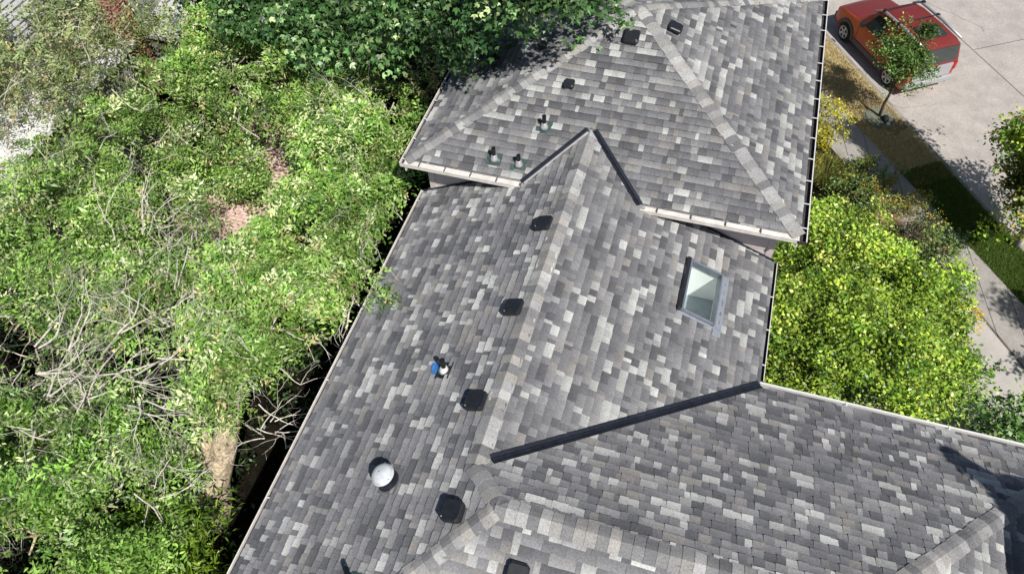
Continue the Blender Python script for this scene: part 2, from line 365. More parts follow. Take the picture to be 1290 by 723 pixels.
# gutters: trough along an eave from P to Q, outward normal o
def gutter(P, Q, out, wd=.11, dp=.09, m='gutter', hang=.61, hm='gutter', guard=False, lip=.016, dark=False):
    P, Q, out = V3(*P), V3(*Q), V3(*out); T = unit(Q-P); L = np.linalg.norm(Q-P); Z = V3(0, 0, 1); O = P+Z*-.012
    mb = MB()
    mb.obox(O, T, out, Z, 0, L, .0, .012, -dp, 0); mb.obox(O, T, out, Z, 0, L, .0125, wd, -dp, -dp+.01)
    mb.obox(O, T, out, Z, 0, L, wd+.0005, wd+.010, -dp+.01, 0); mb.obox(O, T, out, Z, 0, L, wd-.004, wd+(lip if not dark else .001), .0005, .008)
    mb.obox(O, T, out, Z, -.004, 0-.0005, 0, wd, -dp, 0); mb.obox(O, T, out, Z, L+.0005, L+.004, 0, wd, -dp, 0)
    g_ = mb.build('gutter', m, house)
    if dark:
        d = MB(); d.obox(O, T, out, Z, 0, L, wd+.0015, wd+lip, -.004, .0125); d.build('lip', 'white', g_)
    if not guard:
        d = MB(); d.obox(O, T, out, Z, .01, L-.01, .013, wd-.001, -dp+.012, -dp+.03); d.build('debris', 'gutterdark', g_)
    else:
        d = MB(); d.obox(O, T, out, Z, .002, L-.002, .014, wd-.005, -.02, -.012); d.build('gutter_guard', 'gutter', g_)
    s = .3
    while s < L-.1:
        hmb = MB(); hmb.obox(O, T, out, Z, s, s+.022, -.03, wd+lip*.8, .009, .016); hmb.build('hanger', hm, g_); s += hang
    # fascia
    f = MB(); f.obox(O, T, out, Z, 0, L, -.03, -.002, -.19, -.004); f.build('fascia', 'white', house)
    return g_
gutter((xBL, yB, zB), (xw-.02, yB, zB), (0, -1, 0), wd=.115, hang=.53, hm='cladding', guard=True)
gutter((xv+.03, yB, zB), (xBR, yB, zB), (0, -1, 0), wd=.10, hang=.62, hm='cladding', guard=True)
gutter((xBL, yBb, zB), (xBL, yB-.11, zB), (-1, 0, 0), wd=.09, hang=.6)
gutter((xBR, yB-.11, zB), (xBR, yBb, zB), (1, 0, 0), wd=.11, hang=.60, m='gutterdark', hm='white', dark=True, lip=.020)  # dark trough colour stands in for the shaded gutter interior
gutter((-wL, yW-.02, zE), (-wL, yD, zE), (-1, 0, 0), wd=.07, hang=2.2)
gutter((wR, yE+.12, zE), (wR, yW-.05, zE), (1, 0, 0), wd=.055, hang=.75, m='gutterdark', hm='white', dark=True, lip=.014)  # trough shade is painted dark here too
gutter((xE, yE, zE), (wR-.0, yE, zE), (0, 1, 0), wd=.06, hang=1.6, m='white', hm='white', lip=.03)
gutter((xE, yD, zE), (xE, yE, zE), (1, 0, 0), wd=.09, hang=1.2)
gutter((-wL, yD, zE), (xE, yD, zE), (0, -1, 0), wd=.09, hang=1.2)

# walls: lap siding as real laps
def siding(P, Q, z0, z1, out, lap=.14, topf=None):
    """lapped wall from P to Q; topf(s) gives the top height along the wall"""
    P, Q, out = V3(*P, 0), V3(*Q, 0), V3(*out, 0); mb = MB(); L = np.linalg.norm(Q-P); T = (Q-P)/L; Z = V3(0, 0, 1)
    n = int((z1-z0)/lap)+1
    for i in range(n):
        a = z0+i*lap; b = min(a+lap, z1)
        if b-a < .01: continue
        q = [P+out*.022+Z*a, Q+out*.022+Z*a, Q+out*.004+Z*b, P+out*.004+Z*b]
        mb.poly(q); mb.quad(P+Z*a, Q+Z*a, Q+out*.022+Z*a, P+out*.022+Z*a)
    return mb.build('wall', 'siding', house)
bx0, bx1, by1 = xBL+.32, xBR-.30, yBb-.3
siding((bx0, yW), (bx1, yW), GZ, zB-.10, (0, -1)); siding((bx1, yW), (bx1, by1), GZ, zB-.10, (1, 0))
siding((bx0, by1), (bx0, yW), GZ, zB-.10, (-1, 0)); siding((bx1, by1), (bx0, by1), GZ, zB-.10, (0, 1))
ax0, ax1 = -wL+.35, wR-.35
siding((ax0, yW-.03), (ax0, yD+.35), GZ, zE-.1, (-1, 0)); siding((ax1, yE-.35), (ax1, yW-.03), GZ, zE-.1, (1, 0))
siding((ax1+.03, yE-.35), (xE-.35, yE-.35), GZ, zE-.1, (0, 1)); siding((xE-.35, yE-.35), (xE-.35, yD+.35), GZ, zE-.1, (1, 0))
siding((ax0, yD+.35), (xE-.35, yD+.35), GZ, zE-.1, (0, -1))
for (x, y, sx, sy) in ((bx1, yW, 1, -1), (bx0, yW, -1, -1)):
    mb = MB(); mb.box(min(x-sx*.10, x+sx*.03), max(x-sx*.10, x+sx*.03), y-.032, y+.08, GZ, zB-.1); mb.build('corner_trim', 'siding', house)
# soffits
def soffit(rg, z): mb = MB(); mb.poly([(x, y, z) for x, y in rg]); mb.build('soffit', 'white', house)
soffit([(xBL+.01, yB+.01), (xBR-.01, yB+.01), (xBR-.01, yW), (xBL+.01, yW)], zB-.15)
soffit([(bx1, yW+.003), (xBR-.01, yW+.003), (xBR-.01, yBb-.01), (bx1, yBb-.01)], zB-.15)
soffit([(xBL+.01, yW+.003), (bx0, yW+.003), (bx0, yBb-.01), (xBL+.01, yBb-.01)], zB-.15)
# step flashing where A roof meets B wall
for (k, x0, x1) in (('AR', 1.3, wR-.02), ('AL', -wL+.02, -1.1)):
    mb = MB(); a_, b_ = pt(k, x0, yW-.03, .012), pt(k, x1, yW-.03, .012); T = unit(b_-a_); N = nrm(k)
    mb.obox(a_, T, V3(0, 1, 0), N, 0, float(np.linalg.norm(b_-a_)), -.03, .0, 0, .03); mb.build('step_flashing', 'flashing', house)

# ------------------------------------------------------------------ skylight
def frame_on(k, x, y):
    N = nrm(k); a, b, c = PL[k]; g_ = math.hypot(a, b); up = unit((a, b, g_*g_)); U = np.cross(up, N); return pt(k, x, y), U, up, N
def bevel(o, wd=.006, seg=2):
    m_ = o.modifiers.new('bevel', 'BEVEL'); m_.width = wd; m_.segments = seg; m_.limit_method = 'ANGLE'; return o
sc_ = math.sqrt(1+p*p); O, U, UP, N = frame_on('AR', (SX0+SX1)/2, (SY0+SY1)/2)
hu, hv = (SY1-SY0)/2, (SX1-SX0)/2*sc_
mb = MB(); FW, FH = .038, .10
mb.obox(O, U, UP, N, -hu, hu, -hv, -hv+FW, -.05, FH); mb.obox(O, U, UP, N, -hu, hu, hv-FW, hv, -.05, FH)
mb.obox(O, U, UP, N, -hu, -hu+FW, -hv+FW+.001, hv-FW-.001, -.05, FH-.002); mb.obox(O, U, UP, N, hu-FW, hu, -hv+FW+.001, hv-FW-.001, -.05, FH-.002)
skl = bevel(mb.build('skylight', 'skyframe', house), .008)
skl['label'] = 'rectangular glazed skylight with blue grey metal frame'
mb = MB(); mb.obox(O, U, UP, N, -hu+FW-.01, hu-FW+.01, -hv+FW-.01, hv-FW+.01, FH-.03, FH-.022); mb.f = mb.f[1:2]; mb.build('glass', 'glass', skl)
mb = MB()
mb.obox(O, U, UP, N, -hu-.16, hu+.02, -hv-.16, -hv-.002, .014, .022)          # apron below
mb.obox(O, U, UP, N, -hu-.045, -hu-.002, -hv+.001, hv+.04, .014, .024); mb.obox(O, U, UP, N, hu+.002, hu+.045, -hv+.025, hv+.04, .014, .024)
mb.build('flashing', 'skyflash', skl)
mb = MB(); mb.obox(O, U, UP, N, -hu-.01, hu+.01, hv+.002, hv+.07, .0, FH+.012); bevel(mb.build('head_shade', 'blackplastic', skl), .01)  # black strip paints in the shaded upslope side of the frame
# light shaft
c4 = [O+U*a+UP*b+N*.0 for a, b in ((-hu, -hv), (hu, -hv), (hu, hv), (-hu, hv))]; bot = [V3(q[0], q[1], zE-.35) for q in c4]
mb = MB()
for i in range(4): j = (i+1) % 4; mb.quad(c4[i], c4[j], bot[j], bot[i])
mb.build('shaft', 'plaster', skl)
mb = MB(); mb.poly(bot); mb.build('shaft_floor', 'shaftfloor', skl)
mb = MB(); q = (bot[0]+bot[1])/2*.6+(bot[2]+bot[3])/2*.4+V3(.0, -.05, .02); mb.box(q[0]-.04, q[0]+.05, q[1]-.05, q[1]+.05, q[2], q[2]+.02); mb.build('light_patch', 'white', skl)  # white box stands in for a light reflection on the shaft floor

# ------------------------------------------------------------------ roof vents, pipes, dome
def box_vent(k, px, py, sz=.36, ht=.13, lab=None):
    sz *= .90
    a_, b_2, c_ = PL[k]; P = onplane(px, py, a_, b_2, c_+ht*math.sqrt(1+a_*a_+b_2*b_2)); P = P-nrm(k)*ht; O, U, UP, N = frame_on(k, P[0], P[1])
    mb = MB(); mb.obox(O, U, UP, N, -sz*.40, sz*.40, -sz*.44, sz*.44, .014, .019); base = mb.build('roof_vent', 'deckgrey', house)
    # throat
    mb = MB(); mb.obox(O, U, UP, N, -sz*.36, sz*.36, -sz*.36, sz*.36, .02, ht*.62); mb.build('throat', 'pipeblack', base)
    # hood with cut corners: outline in (u,v), rising toward the low side
    s = sz*.5; c = s*.24
    out = [(-s+c, -s), (s-c, -s), (s, -s+c), (s, s-c), (s-c, s), (-s+c, s), (-s, s-c), (-s, -s+c)]
    v = []; top = lambda y: ht*(1.0-.18*(y/s+1)/2)
    for (x, y) in out: v.append(O+U*x+UP*y+N*(ht*.45))
    for (x, y) in out: v.append(O+U*x*1.0+UP*y+N*(top(y)-.015))
    for (x, y) in out: v.append(O+U*x*.88+UP*y*.88+N*(top(y)))
    f = [tuple(range(16, 24))]+[(i, (i+1) % 8, 8+(i+1) % 8, 8+i) for i in range(8)]+[(8+i, 8+(i+1) % 8, 16+(i+1) % 8, 16+i) for i in range(8)]+[tuple(range(7, -1, -1))]
    mesh_obj('hood', v, f, 'blackplastic', base)
    mb = MB(); mb.tube([O+U*s*.72-UP*s*.72+N*(ht-.004), O+U*s*.72-UP*s*.72+N*(ht+.008)], .010, 8); mb.build('screw', 'lead', base)
    if lab: base['label'] = lab
    return base
for q in (('AL', 683, 278, .33, .15), ('AL', 645, 384, .34, .15), ('AL', 597, 502, .35, .16), ('AL', 567, 641, .32, .20),
          ('BF', 796, 44, .33, .16), ('BR', 853, 32, .30, .14), ('BF', 717, 104, .22, .13), ('BL', 682, 54, .24, .13), ('D', 651, 724, .31, .16)):
    box_vent(*q)
def pipe_vent(k, px, py, ht=.28, r=.04, plate='greenflash', coll='lead', lean=0):
    P = onp(k, px, py); O, U, UP, N = frame_on(k, P[0], P[1])
    mb = MB(); mb.obox(O, U, UP, N, -.15, .15, -.10, .17, .014, .019); b = mb.build('vent_pipe', plate, house)
    Z = V3(0, 0, 1); C0 = O+UP*.03
    mb = MB(); mb.tube([C0+N*.01, C0+Z*.05, C0+Z*.12, C0+Z*.13], [.095, .07, r+.012, r+.004], 14); mb.build('boot', coll, b, smooth=True)
    mb = MB(); mb.tube([C0+Z*.05, C0+Z*ht], r, 14, cap=False); mb.tube([C0+Z*.05, C0+Z*(ht-.02)], r-.008, 14); mb.build('pipe', 'pipeblack', b, smooth=False)
    return b
pipe_vent('BF', 685, 163, .30); pipe_vent('BF', 622, 203, .30); pipe_vent('BF', 653, 210, .26)
b_ = pipe_vent('AL', 558, 467, .34, .04, 'flashing', 'white')
P = onp('AL', 549, 466); O, U, UP, N = frame_on('AL', P[0], P[1])
v = [O+U*a+UP*b+N*(.026) for a, b in ((-.13, -.03), (-.10, .05), (-.02, .07), (.09, .06), (.10, .0), (.03, -.05), (-.03, -.09), (-.12, -.10))]
mesh_obj('blue_sealant', v, [tuple(range(8))], 'blue', b_)
pipe_vent('AL', 440, 733, .34)
# tubular daylight dome
P = onp('AL', 491, 606); O, U, UP, N = frame_on('AL', P[0], P[1]); Z = unit(N*.75+V3(0, 0, 1)*.25)
mb = MB(); mb.obox(O, U, UP, N, -.20, .20, -.18, .20, .014, .020); dm = mb.build('tubular_skylight', 'deckgrey', house)
dm['label'] = 'round tubular skylight with milky glass dome'
def lathe(mb, O, Z, prof, seg=28):
    a = unit(np.cross(Z, (1, .1, 0))); b = np.cross(Z, a); k0 = len(mb.v)
    for (r, z) in prof:
        for j in range(seg): th = 2*math.pi*j/seg; mb.v.append(tuple(O+Z*z+a*r*math.cos(th)+b*r*math.sin(th)))
    for i in range(len(prof)-1):
        for j in range(seg): A_ = k0+i*seg+j; B_ = k0+i*seg+(j+1) % seg; mb.f.append((A_, B_, B_+seg, A_+seg))
mb = MB(); lathe(mb, O, Z, [(.19, .0), (.165, .03), (.155, .18), (.17, .185), (.17, .205)]); mb.build('curb_ring', 'flashing', dm, smooth=True)
mb = MB(); lathe(mb, O, Z, [(.176, .200), (.176, .225)]+[(.168*math.cos(t), .225+.10*math.sin(t)) for t in np.linspace(0, 1.52, 9)]); mb.build('dome', 'dome', dm, smooth=True)
mb = MB()
for j in range(6):
    th = j*math.pi/3; a = unit(np.cross(Z, (1, .1, 0))); b = np.cross(Z, a); q = O+Z*.24+(a*math.cos(th)+b*math.sin(th))*.165
    mb.tube([q, q+Z*.012], .010, 8)
mb.build('screws', 'lead', dm)

# ------------------------------------------------------------------ ground, street, sidewalk
def sheet(name, pts, m, z, kind='structure', parent=None, thick=None, uvs=1.0):
    v = [(float(x), float(y), z) for x, y in pts]; n = len(v)
    f = [tuple(range(n))]
    if area2([(q[0], q[1]) for q in v]) < 0: f = [tuple(range(n))[::-1]]
    if thick:
        v += [(x, y, z-thick) for x, y, _ in v]
        f += [(i, (i+1) % n, n+(i+1) % n, n+i) for i in range(n)]
    o = mesh_obj(name, v, f, m, parent, uv=[(q[0]*uvs, q[1]*uvs) for q in v])
    if kind: o['kind'] = kind
    return o
SZ = GZ-.12
def g2(px, py, z=GZ): q = at(px, py, z); return (q[0], q[1])
c0, c1 = V3(*g2(1040, 44), 0), V3(*g2(1250, 272), 0); cd = unit(c1-c0); cn = V3(-cd[1], cd[0], 0); cn = cn if cn[0] > 0 else -cn  # kerb line, cn towards the street
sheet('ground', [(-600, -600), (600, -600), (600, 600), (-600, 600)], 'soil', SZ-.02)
far0, far1 = c0-cd*60, c0+cd*60
L2 = lambda q: (q[0], q[1])
sheet('street', [L2(far0+cn*.1), L2(far1+cn*.1), L2(far1+cn*16), L2(far0+cn*16)], 'street', SZ)
sheet('yard', [L2(far0), L2(far1), L2(far1-cn*70), L2(far0-cn*70)], 'soil', GZ-.012, thick=.2)
sheet('kerb', [L2(far0-cn*.02), L2(far1-cn*.02), L2(far1+cn*.09), L2(far0+cn*.09)], 'kerb', GZ-.010, thick=.2)
jm = MB()
def joint(a, b, wd=.014):
    a, b = V3(*a, 0), V3(*b, 0); t = unit(b-a); n = V3(-t[1], t[0], 0)*wd; jm.poly([(q[0], q[1], SZ+.004) for q in (a-n, b-n, b+n, a+n)])
ja, jb = V3(*g2(1222, 60, SZ), 0), V3(*g2(1290, 122, SZ), 0); jt = unit(jb-ja)
joint(L2(ja-jt*12), L2(jb+jt*14)); 
jc, jd = V3(*g2(1227, 63, SZ), 0), V3(*g2(1290, 50, SZ), 0); jt2 = unit(jd-jc)
joint(L2(jc), L2(jd+jt2*8)); joint(L2(jc+jt*7), L2(jc+jt*7+jt2*9)); joint(L2(jc-jt*7), L2(jc-jt*7+jt2*9))
for (px, py, n_) in ((1180, 130, 26), (1240, 40, 22), (1260, 170, 24), (1215, 200, 14)):
    a = V3(*g2(px, py, SZ), 0); th = rng.random()*6.28
    for i in range(n_):
        th += rng.normal()*.45; b = a+V3(math.cos(th), math.sin(th), 0)*.14; joint(L2(a), L2(b), .003+.003*rng.random()); a = b
tag(jm.build('street_joint', 'joint'), kind='structure')
# parking strip (dry, then green), sidewalk, walkway
S0, S1 = V3(*g2(1071, 150), 0), V3(*g2(1290, 384), 0); sdn = unit(S1-S0)       # strip side of the sidewalk
T0, T1 = V3(*g2(1120, 240), 0), V3(*g2(1290, 462), 0); tdn = sdn; T0 = T1-sdn*6.2; T1 = T1+V3(0, 0, 0)       # bed side of the sidewalk
mid = S0+(S1-S0)*.40
kp = lambda q: c0+cd*np.dot(q-c0, cd)-cn*.03
sheet('dry_verge', [L2(kp(S0-sdn*14)), L2(kp(mid)), L2(mid), L2(S0-sdn*14)], 'drygrass', GZ-.006)
sheet('green_verge', [L2(kp(mid)), L2(kp(S1+sdn*20)), L2(S1+sdn*20), L2(mid)], 'turf', GZ-.006)
sheet('sidewalk', [L2(S0-sdn*14), L2(S1+sdn*20), L2(T1+tdn*20), L2(T0-tdn*14)], 'walk', GZ)
sheet('bare_soil', [g2(1082, 105), g2(1112, 126), g2(1145, 160), g2(1130, 172), g2(1092, 146)], 'soilpale', GZ+.003)
sheet('walkway', [g2(1085, 415), g2(1160, 400), g2(1212, 372), g2(1290, 463), g2(1420, 620), g2(1400, 720), g2(1060, 560)], 'path', GZ-.003)
jm = MB(); a, b = V3(*g2(1213, 370), GZ+.004), V3(*g2(1400, 596), GZ+.004); t = unit(b-a); n = V3(-t[1], t[0], 0)*.03; jm.poly([a-n, b-n, b+n, a+n])
for s in np.arange(-4, 14, 1.55):
    q0 = T0+tdn*s; q1 = S0+sdn*s*1.02; 
    a, b = V3(q0[0], q0[1], GZ+.004), V3(q1[0], q1[1], GZ+.004); t = unit(b-a); n = V3(-t[1], t[0], 0)*.008; jm.poly([a-n, b-n, b+n, a+n])
tag(jm.build('sidewalk_joint', 'joint'), kind='structure')

# brick patio with pale edging, beyond the left trees
pc = V3(*g2(300, 235), GZ)
patio = sheet('brick_patio', [g2(x, y) for x, y in ((225, 330), (215, 240), (290, 140), (400, 130), (410, 250), (330, 330))], 'paver', GZ+.01, kind='structure')
mb = MB(); arc = [(262, 300), (250, 262), (262, 225), (296, 190), (318, 178), (328, 200), (334, 226), (322, 244)]
ap = [V3(*g2(x, y), GZ) for x, y in arc]
for i in range(len(ap)-1):
    t = unit(ap[i+1]-ap[i]); n = V3(-t[1], t[0], 0)*.11
    mb.hexa([ap[i]-n, ap[i+1]-n, ap[i+1]+n, ap[i]+n]+[q+V3(0, 0, .16+.004*i) for q in (ap[i]-n, ap[i+1]-n, ap[i+1]+n, ap[i]+n)])
tag(mb.build('garden_edging', 'white'), 'curved white edging around a planting bed on the brick patio', 'garden edging')

# ------------------------------------------------------------------ foliage
def hsv_jit(c, n, jit=.22): return np.asarray(c)*(1+jit*rng.normal(size=(n, 1)).clip(-1.6, 1.8))*(1+.10*rng.normal(size=(n, 3)))
def sample_blobs(blobs, n, shell=.55):
    """points in the outer shell of a union of ellipsoids; each (c, r) ; biased to the top"""
    vol = np.array([b[1][0]*b[1][1]+b[1][0]*b[1][2]+b[1][1]*b[1][2] for b in blobs]); idx = rng.choice(len(blobs), n, p=vol/vol.sum())
    C = np.array([b[0] for b in blobs])[idx]; Rr = np.array([b[1] for b in blobs])[idx]
    d = rng.normal(size=(n, 3)); d /= np.linalg.norm(d, axis=1)[:, None]; d[:, 2] = np.where((d[:, 2] < -.15) & (rng.random(n) < .75), -d[:, 2], d[:, 2])
    rad = 1-(1-shell)*rng.random(n)**1.6
    rad *= 1+.10*rng.normal(size=n)
    return C+d*rad[:, None]*Rr, d, idx
def cloud(P, wl, seed):
    r_ = np.random.default_rng(seed); f = np.zeros(len(P))
    for _ in range(10):
        k_ = r_.normal(size=3); k_ *= 2*math.pi/(wl*(.7+.8*r_.random()))/np.linalg.norm(k_); f += np.sin(P@k_+r_.random()*6.28)
    return f/math.sqrt(5)
def rand_frame(n, upbias=1.0):
    N = rng.normal(size=(n, 3)); N[:, 2] += upbias*1.6; N /= np.linalg.norm(N, axis=1)[:, None]
    A = rng.normal(size=(n, 3)); A -= (A*N).sum(1)[:, None]*N; A /= np.linalg.norm(A, axis=1)[:, None]
    return A, np.cross(N, A), N
def kite(P, A, B, L, Wd, N=None, fold=.0):
    """leaf quads: base P, axis A, side B"""
    L = L[:, None]; Wd = Wd[:, None]; dn = 0 if N is None else N*L*fold
    return np.stack([P, P+A*L*.42+B*Wd*.5+dn, P+A*L, P+A*L*.42-B*Wd*.5+dn], 1)
def pick(pal, wts, n): return np.asarray(pal)[rng.choice(len(pal), n, p=np.asarray(wts)/np.sum(wts))]
def crown(name, parent, blobs, n_cl, per, csize, leaf, pal, wts, kind='simple', shell=.5, droop=0.0, aspect=.55, m='leaf', upbias=1.0, hole=None, clumpy=1.45, thr=.2):
    shade = None; P, d, _ = sample_blobs(blobs, n_cl, shell)
    if clumpy:
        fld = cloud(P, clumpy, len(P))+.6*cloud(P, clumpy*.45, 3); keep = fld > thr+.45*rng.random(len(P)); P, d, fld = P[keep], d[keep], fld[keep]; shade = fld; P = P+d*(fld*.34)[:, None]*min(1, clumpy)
    if hole is not None:
        keep = np.ones(len(P), bool)
        for (hc, hr) in hole: keep &= (((P-hc)/hr)**2).sum(1) > 1
        P, d = P[keep], d[keep]
    if kind == 'pinnate' and clumpy:                  # pruned back from the house eave
        gap = np.interp(P[:, 1], [.8, 2.2, 3.0, 4.5], [.95, .70, .15, .35]); keep = P[:, 0]+.18 < -3.4+.55*(P[:, 2]+1.64)-gap
        P, d, shade = P[keep], d[keep], shade[keep]
    n = len(P); cc = pick(pal, wts, n)*(1+.16*rng.normal(size=(n, 1))).clip(.5, 1.6)
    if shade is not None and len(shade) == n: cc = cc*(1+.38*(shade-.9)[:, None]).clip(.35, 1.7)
    if kind == 'simple':                             # clump of single leaves
        Q = np.repeat(P, per, 0)+rng.normal(size=(n*per, 3))*csize*np.array([1, 1, .55]); c = np.repeat(cc, per, 0)
        A, B, N = rand_frame(len(Q), upbias); A[:, 2] -= droop; A /= np.linalg.norm(A, axis=1)[:, None]
        Lf = leaf*(.65+.7*rng.random(len(Q))); V = kite(Q, A, B, Lf, Lf*aspect, N, .12)
    elif kind == 'pinnate':                          # paired leaflets along a drooping rachis
        A, B, N = rand_frame(n, upbias); outw = d.copy(); outw[:, 2] *= .3; A = A*.8+outw*.7; A /= np.linalg.norm(A, axis=1)[:, None]
        B = np.cross(N, A); B /= np.linalg.norm(B, axis=1)[:, None]; N = np.cross(A, B)
        np_ = per//2; Vs, cs = [], []; gs = .65+.85*rng.random(n); Ls = csize*gs
        for i in range(np_):
            t = (i+.6)/np_; pos = P+A*(Ls*t)[:, None]+np.array([0, 0, -1])*(Ls*.45*t*t)[:, None]
            lf = leaf*(1-.35*abs(t-.5))*gs**.5*(.8+.4*rng.random(n))
            for s in (-1, 1):
                ax = B*s*.9+A*.45+N*rng.normal(size=(n, 1))*.22; ax /= np.linalg.norm(ax, axis=1)[:, None]
                Vs.append(kite(pos, ax, A, lf, lf*aspect)); cs.append(cc)
        V = np.concatenate(Vs); c = np.concatenate(cs); kp_ = rng.random(len(V)) < .78; V = V[kp_]+rng.normal(size=(kp_.sum(), 1, 3))*leaf*.28; c = c[kp_]
    elif kind == 'lobed':                            # hand-shaped leaf from three kites
        Q = np.repeat(P, per, 0)+rng.normal(size=(n*per, 3))*csize*np.array([1, 1, .6]); c0_ = np.repeat(cc, per, 0)
        A, B, N = rand_frame(len(Q), upbias); A[:, 2] -= droop; A /= np.linalg.norm(A, axis=1)[:, None]; B = np.cross(N, A); B /= np.linalg.norm(B, axis=1)[:, None]
        Lf = leaf*(.6+.8*rng.random(len(Q))); Vs = []
        for a_, k_ in ((0, 1.0), (.85, .8), (-.85, .8)):
            ax = A*math.cos(a_)+B*math.sin(a_); bx = B*math.cos(a_)-A*math.sin(a_); Vs.append(kite(Q, ax, bx, Lf*k_, Lf*k_*.5))
        V = np.concatenate(Vs); c = np.concatenate([c0_*(1+.12*rng.normal(size=(len(c0_), 1)))]*3)
    c = (c*(1+.2*rng.normal(size=(len(c), 1)))).clip(.003, .95)
    return quads_obj(name, V, m, parent, c)
def branches(mb, start, direc, L, r, depth, spread=.55, seg=5, taper=.62, up=.08, kids=3):
    pts = [V3(*start)]; d = unit(direc); n = 5
    for i in range(n):
        d = unit(d+rng.normal(size=3)*.16+V3(0, 0, up)); pts.append(pts[-1]+d*L/n)
    rad = list(np.linspace(r, r*taper, n+1)); mb.tube(pts, rad, seg, cap=False)
    if depth <= 0: return [pts[-1]]
    tips = []
    for k_ in range(kids):
        i = n if k_ == 0 else rng.integers(2, n+1); q = pts[i]
        nd = unit(d+rng.normal(size=3)*spread); tips += branches(mb, q, nd, L*(.55+.25*rng.random()), rad[i]*.72, depth-1, spread, max(3, seg-1), taper, up, kids)
    return tips
def A3(px, py, z): return at(px, py, z)
G1 = [(.21, .37, .07), (.31, .47, .11), (.11, .22, .04), (.54, .64, .30), (.54, .48, .22)]  # whitish green paints leaf highlights into the colour
G1w = [.32, .27, .20, .16, .05]

# --- large compound-leaved trees on the left
def B_(px, py, z, r, rz=None): return (A3(px, py, z), (r, r, rz if rz else r*.7))
def tree(name, base, crownblobs, n, label, cat='tree', pal=G1, wts=G1w, kind='pinnate', per=12, csize=.34, leaf=.115, trunk_r=.16, barkm='bark', group=None, mids=None, aspect=.45, droop=0, shell=.45, hole=None, limbs=None, upbias=1.0, twigs=0, thr=.24):
    t = thing(name, base, label, cat, group); mb = MB(); base = V3(*base)
    cen = np.mean([b[0] for b in crownblobs], 0)
    fork = base+(cen-base)*.45; fork[2] = base[2]+(cen[2]-base[2])*.55
    trunk = mids if mids is not None else [base-V3(0, 0, .05), base*.6+fork*.4+rng.normal(size=3)*.06, fork]
    mb.tube(trunk, list(np.linspace(trunk_r*1.15, trunk_r*.7, len(trunk))), 10)
    end = V3(*trunk[-1])
    for b in (crownblobs if limbs is None else limbs):
        if b[1][0] < (.8 if trunk_r > .15 else .3): continue
        e = b[0]+V3(0, 0, b[1][2]*.1); m1 = end*.5+e*.5+rng.normal(size=3)*.18; m1[2] += .1
        mb.tube([end, m1, e], [trunk_r*.45, trunk_r*.24, trunk_r*.10], 7)
        for _ in range(4): branches(mb, m1*.4+e*.6, rng.normal(size=3)+V3(0, 0, .5), b[1][0]*.55, trunk_r*.16, 1, .6, 4, kids=2)
    mb.build('trunk', barkm, t, smooth=True)
    crown('crown', t, crownblobs, n, per, csize, leaf, pal, wts, kind, shell, aspect=aspect, droop=droop, hole=hole, upbias=upbias, thr=thr)
    if twigs:
        for _ in range(min(98, twigs*2)):
            tb = MB()
            b = crownblobs[rng.integers(len(crownblobs))]; d = unit(rng.normal(size=3)+V3(0, 0, .8)); st = b[0]+d*np.array(b[1])*(.6+.4*rng.random())
            branches(tb, st, d+rng.normal(size=3)*.8, .55+.5*rng.random(), .015, 3, .75, 4, kids=2, up=.02)
            tb.build('dead_branch', 'paletwig', t)
    return t
hp_unused = [(A3(302, 225, -5.0)+V3(0, 0, 0), np.array([1.5, 1.5, 1.6]))]
mids = [A3(272, 655, -6.45), A3(274, 632, -5.9), A3(272, 606, -5.2), A3(282, 565, -4.6), A3(290, 520, -4.0), A3(298, 455, -3.3)]
tree('locust_tree', mids[0], [B_(440, 300, -2.6, 1.25), B_(338, 395, -2.7, .95), B_(318, 470, -3.2, .7, .5), B_(470, 215, -3.0, 1.1), B_(340, 370, -3.0, 1.0), B_(443, 345, -2.2, .65), B_(338, 545, -4.0, .36, .3), B_(248, 515, -4.2, .3, .2), B_(325, 500, -3.4, .35, .25), B_(238, 585, -4.8, .3, .2)],
     16000, 'tall light green tree with a stout sunlit forked trunk beside the left eave', mids=mids, trunk_r=.30, hole=None, twigs=28)
t_ = bpy.data.objects['locust_tree']
crown('foliage', t_, [B_(490, 376, -1.28, .20, .05), B_(466, 362, -1.3, .28, .10), B_(505, 382, -1.25, .10, .04)], 42, 12, .3, .08, G1, G1w, 'pinnate', .2, clumpy=0, aspect=.45)
mb = MB(); mb.tube([A3(420, 350, -2.0), A3(450, 360, -1.6), A3(480, 372, -1.35), A3(508, 383, -1.28)], [.03, .02, .012, .005], 5); mb.build('limb', 'bark', t_)
mb = MB()
mb.tube([A3(278, 600, -5.1), A3(262, 560, -4.6), A3(245, 525, -4.1), A3(225, 490, -3.6)], [.20, .16, .12, .06], 9)
mb.tube([A3(268, 625, -5.5), A3(240, 630, -5.2), A3(215, 628, -4.9), A3(185, 610, -4.6)], [.15, .10, .07, .04], 8)
mb.tube([A3(262, 590, -5.0), A3(235, 565, -4.6), A3(200, 545, -4.3)], [.16, .13, .09], 9)
mb.tube([A3(285, 560, -4.6), A3(300, 500, -4.0), A3(303, 430, -3.3), A3(300, 385, -2.9)], [.17, .12, .08, .04], 8)
mb.build('limb', 'bark', t_, smooth=True)
tree('locust_tree', A3(130, 420, GZ), [B_(60, 300, -3.0, 1.5), B_(170, 330, -3.2, 1.3), B_(110, 220, -3.3, 1.3), B_(210, 400, -3.2, 1.1), B_(20, 420, -3.2, 1.2), B_(200, 290, -3.6, .9), B_(-60, 330, -3.2, 1.3), B_(250, 360, -3.6, .8)],
     18000, 'light green tree with paired leaves at the left edge, left of the brick patio', twigs=40)
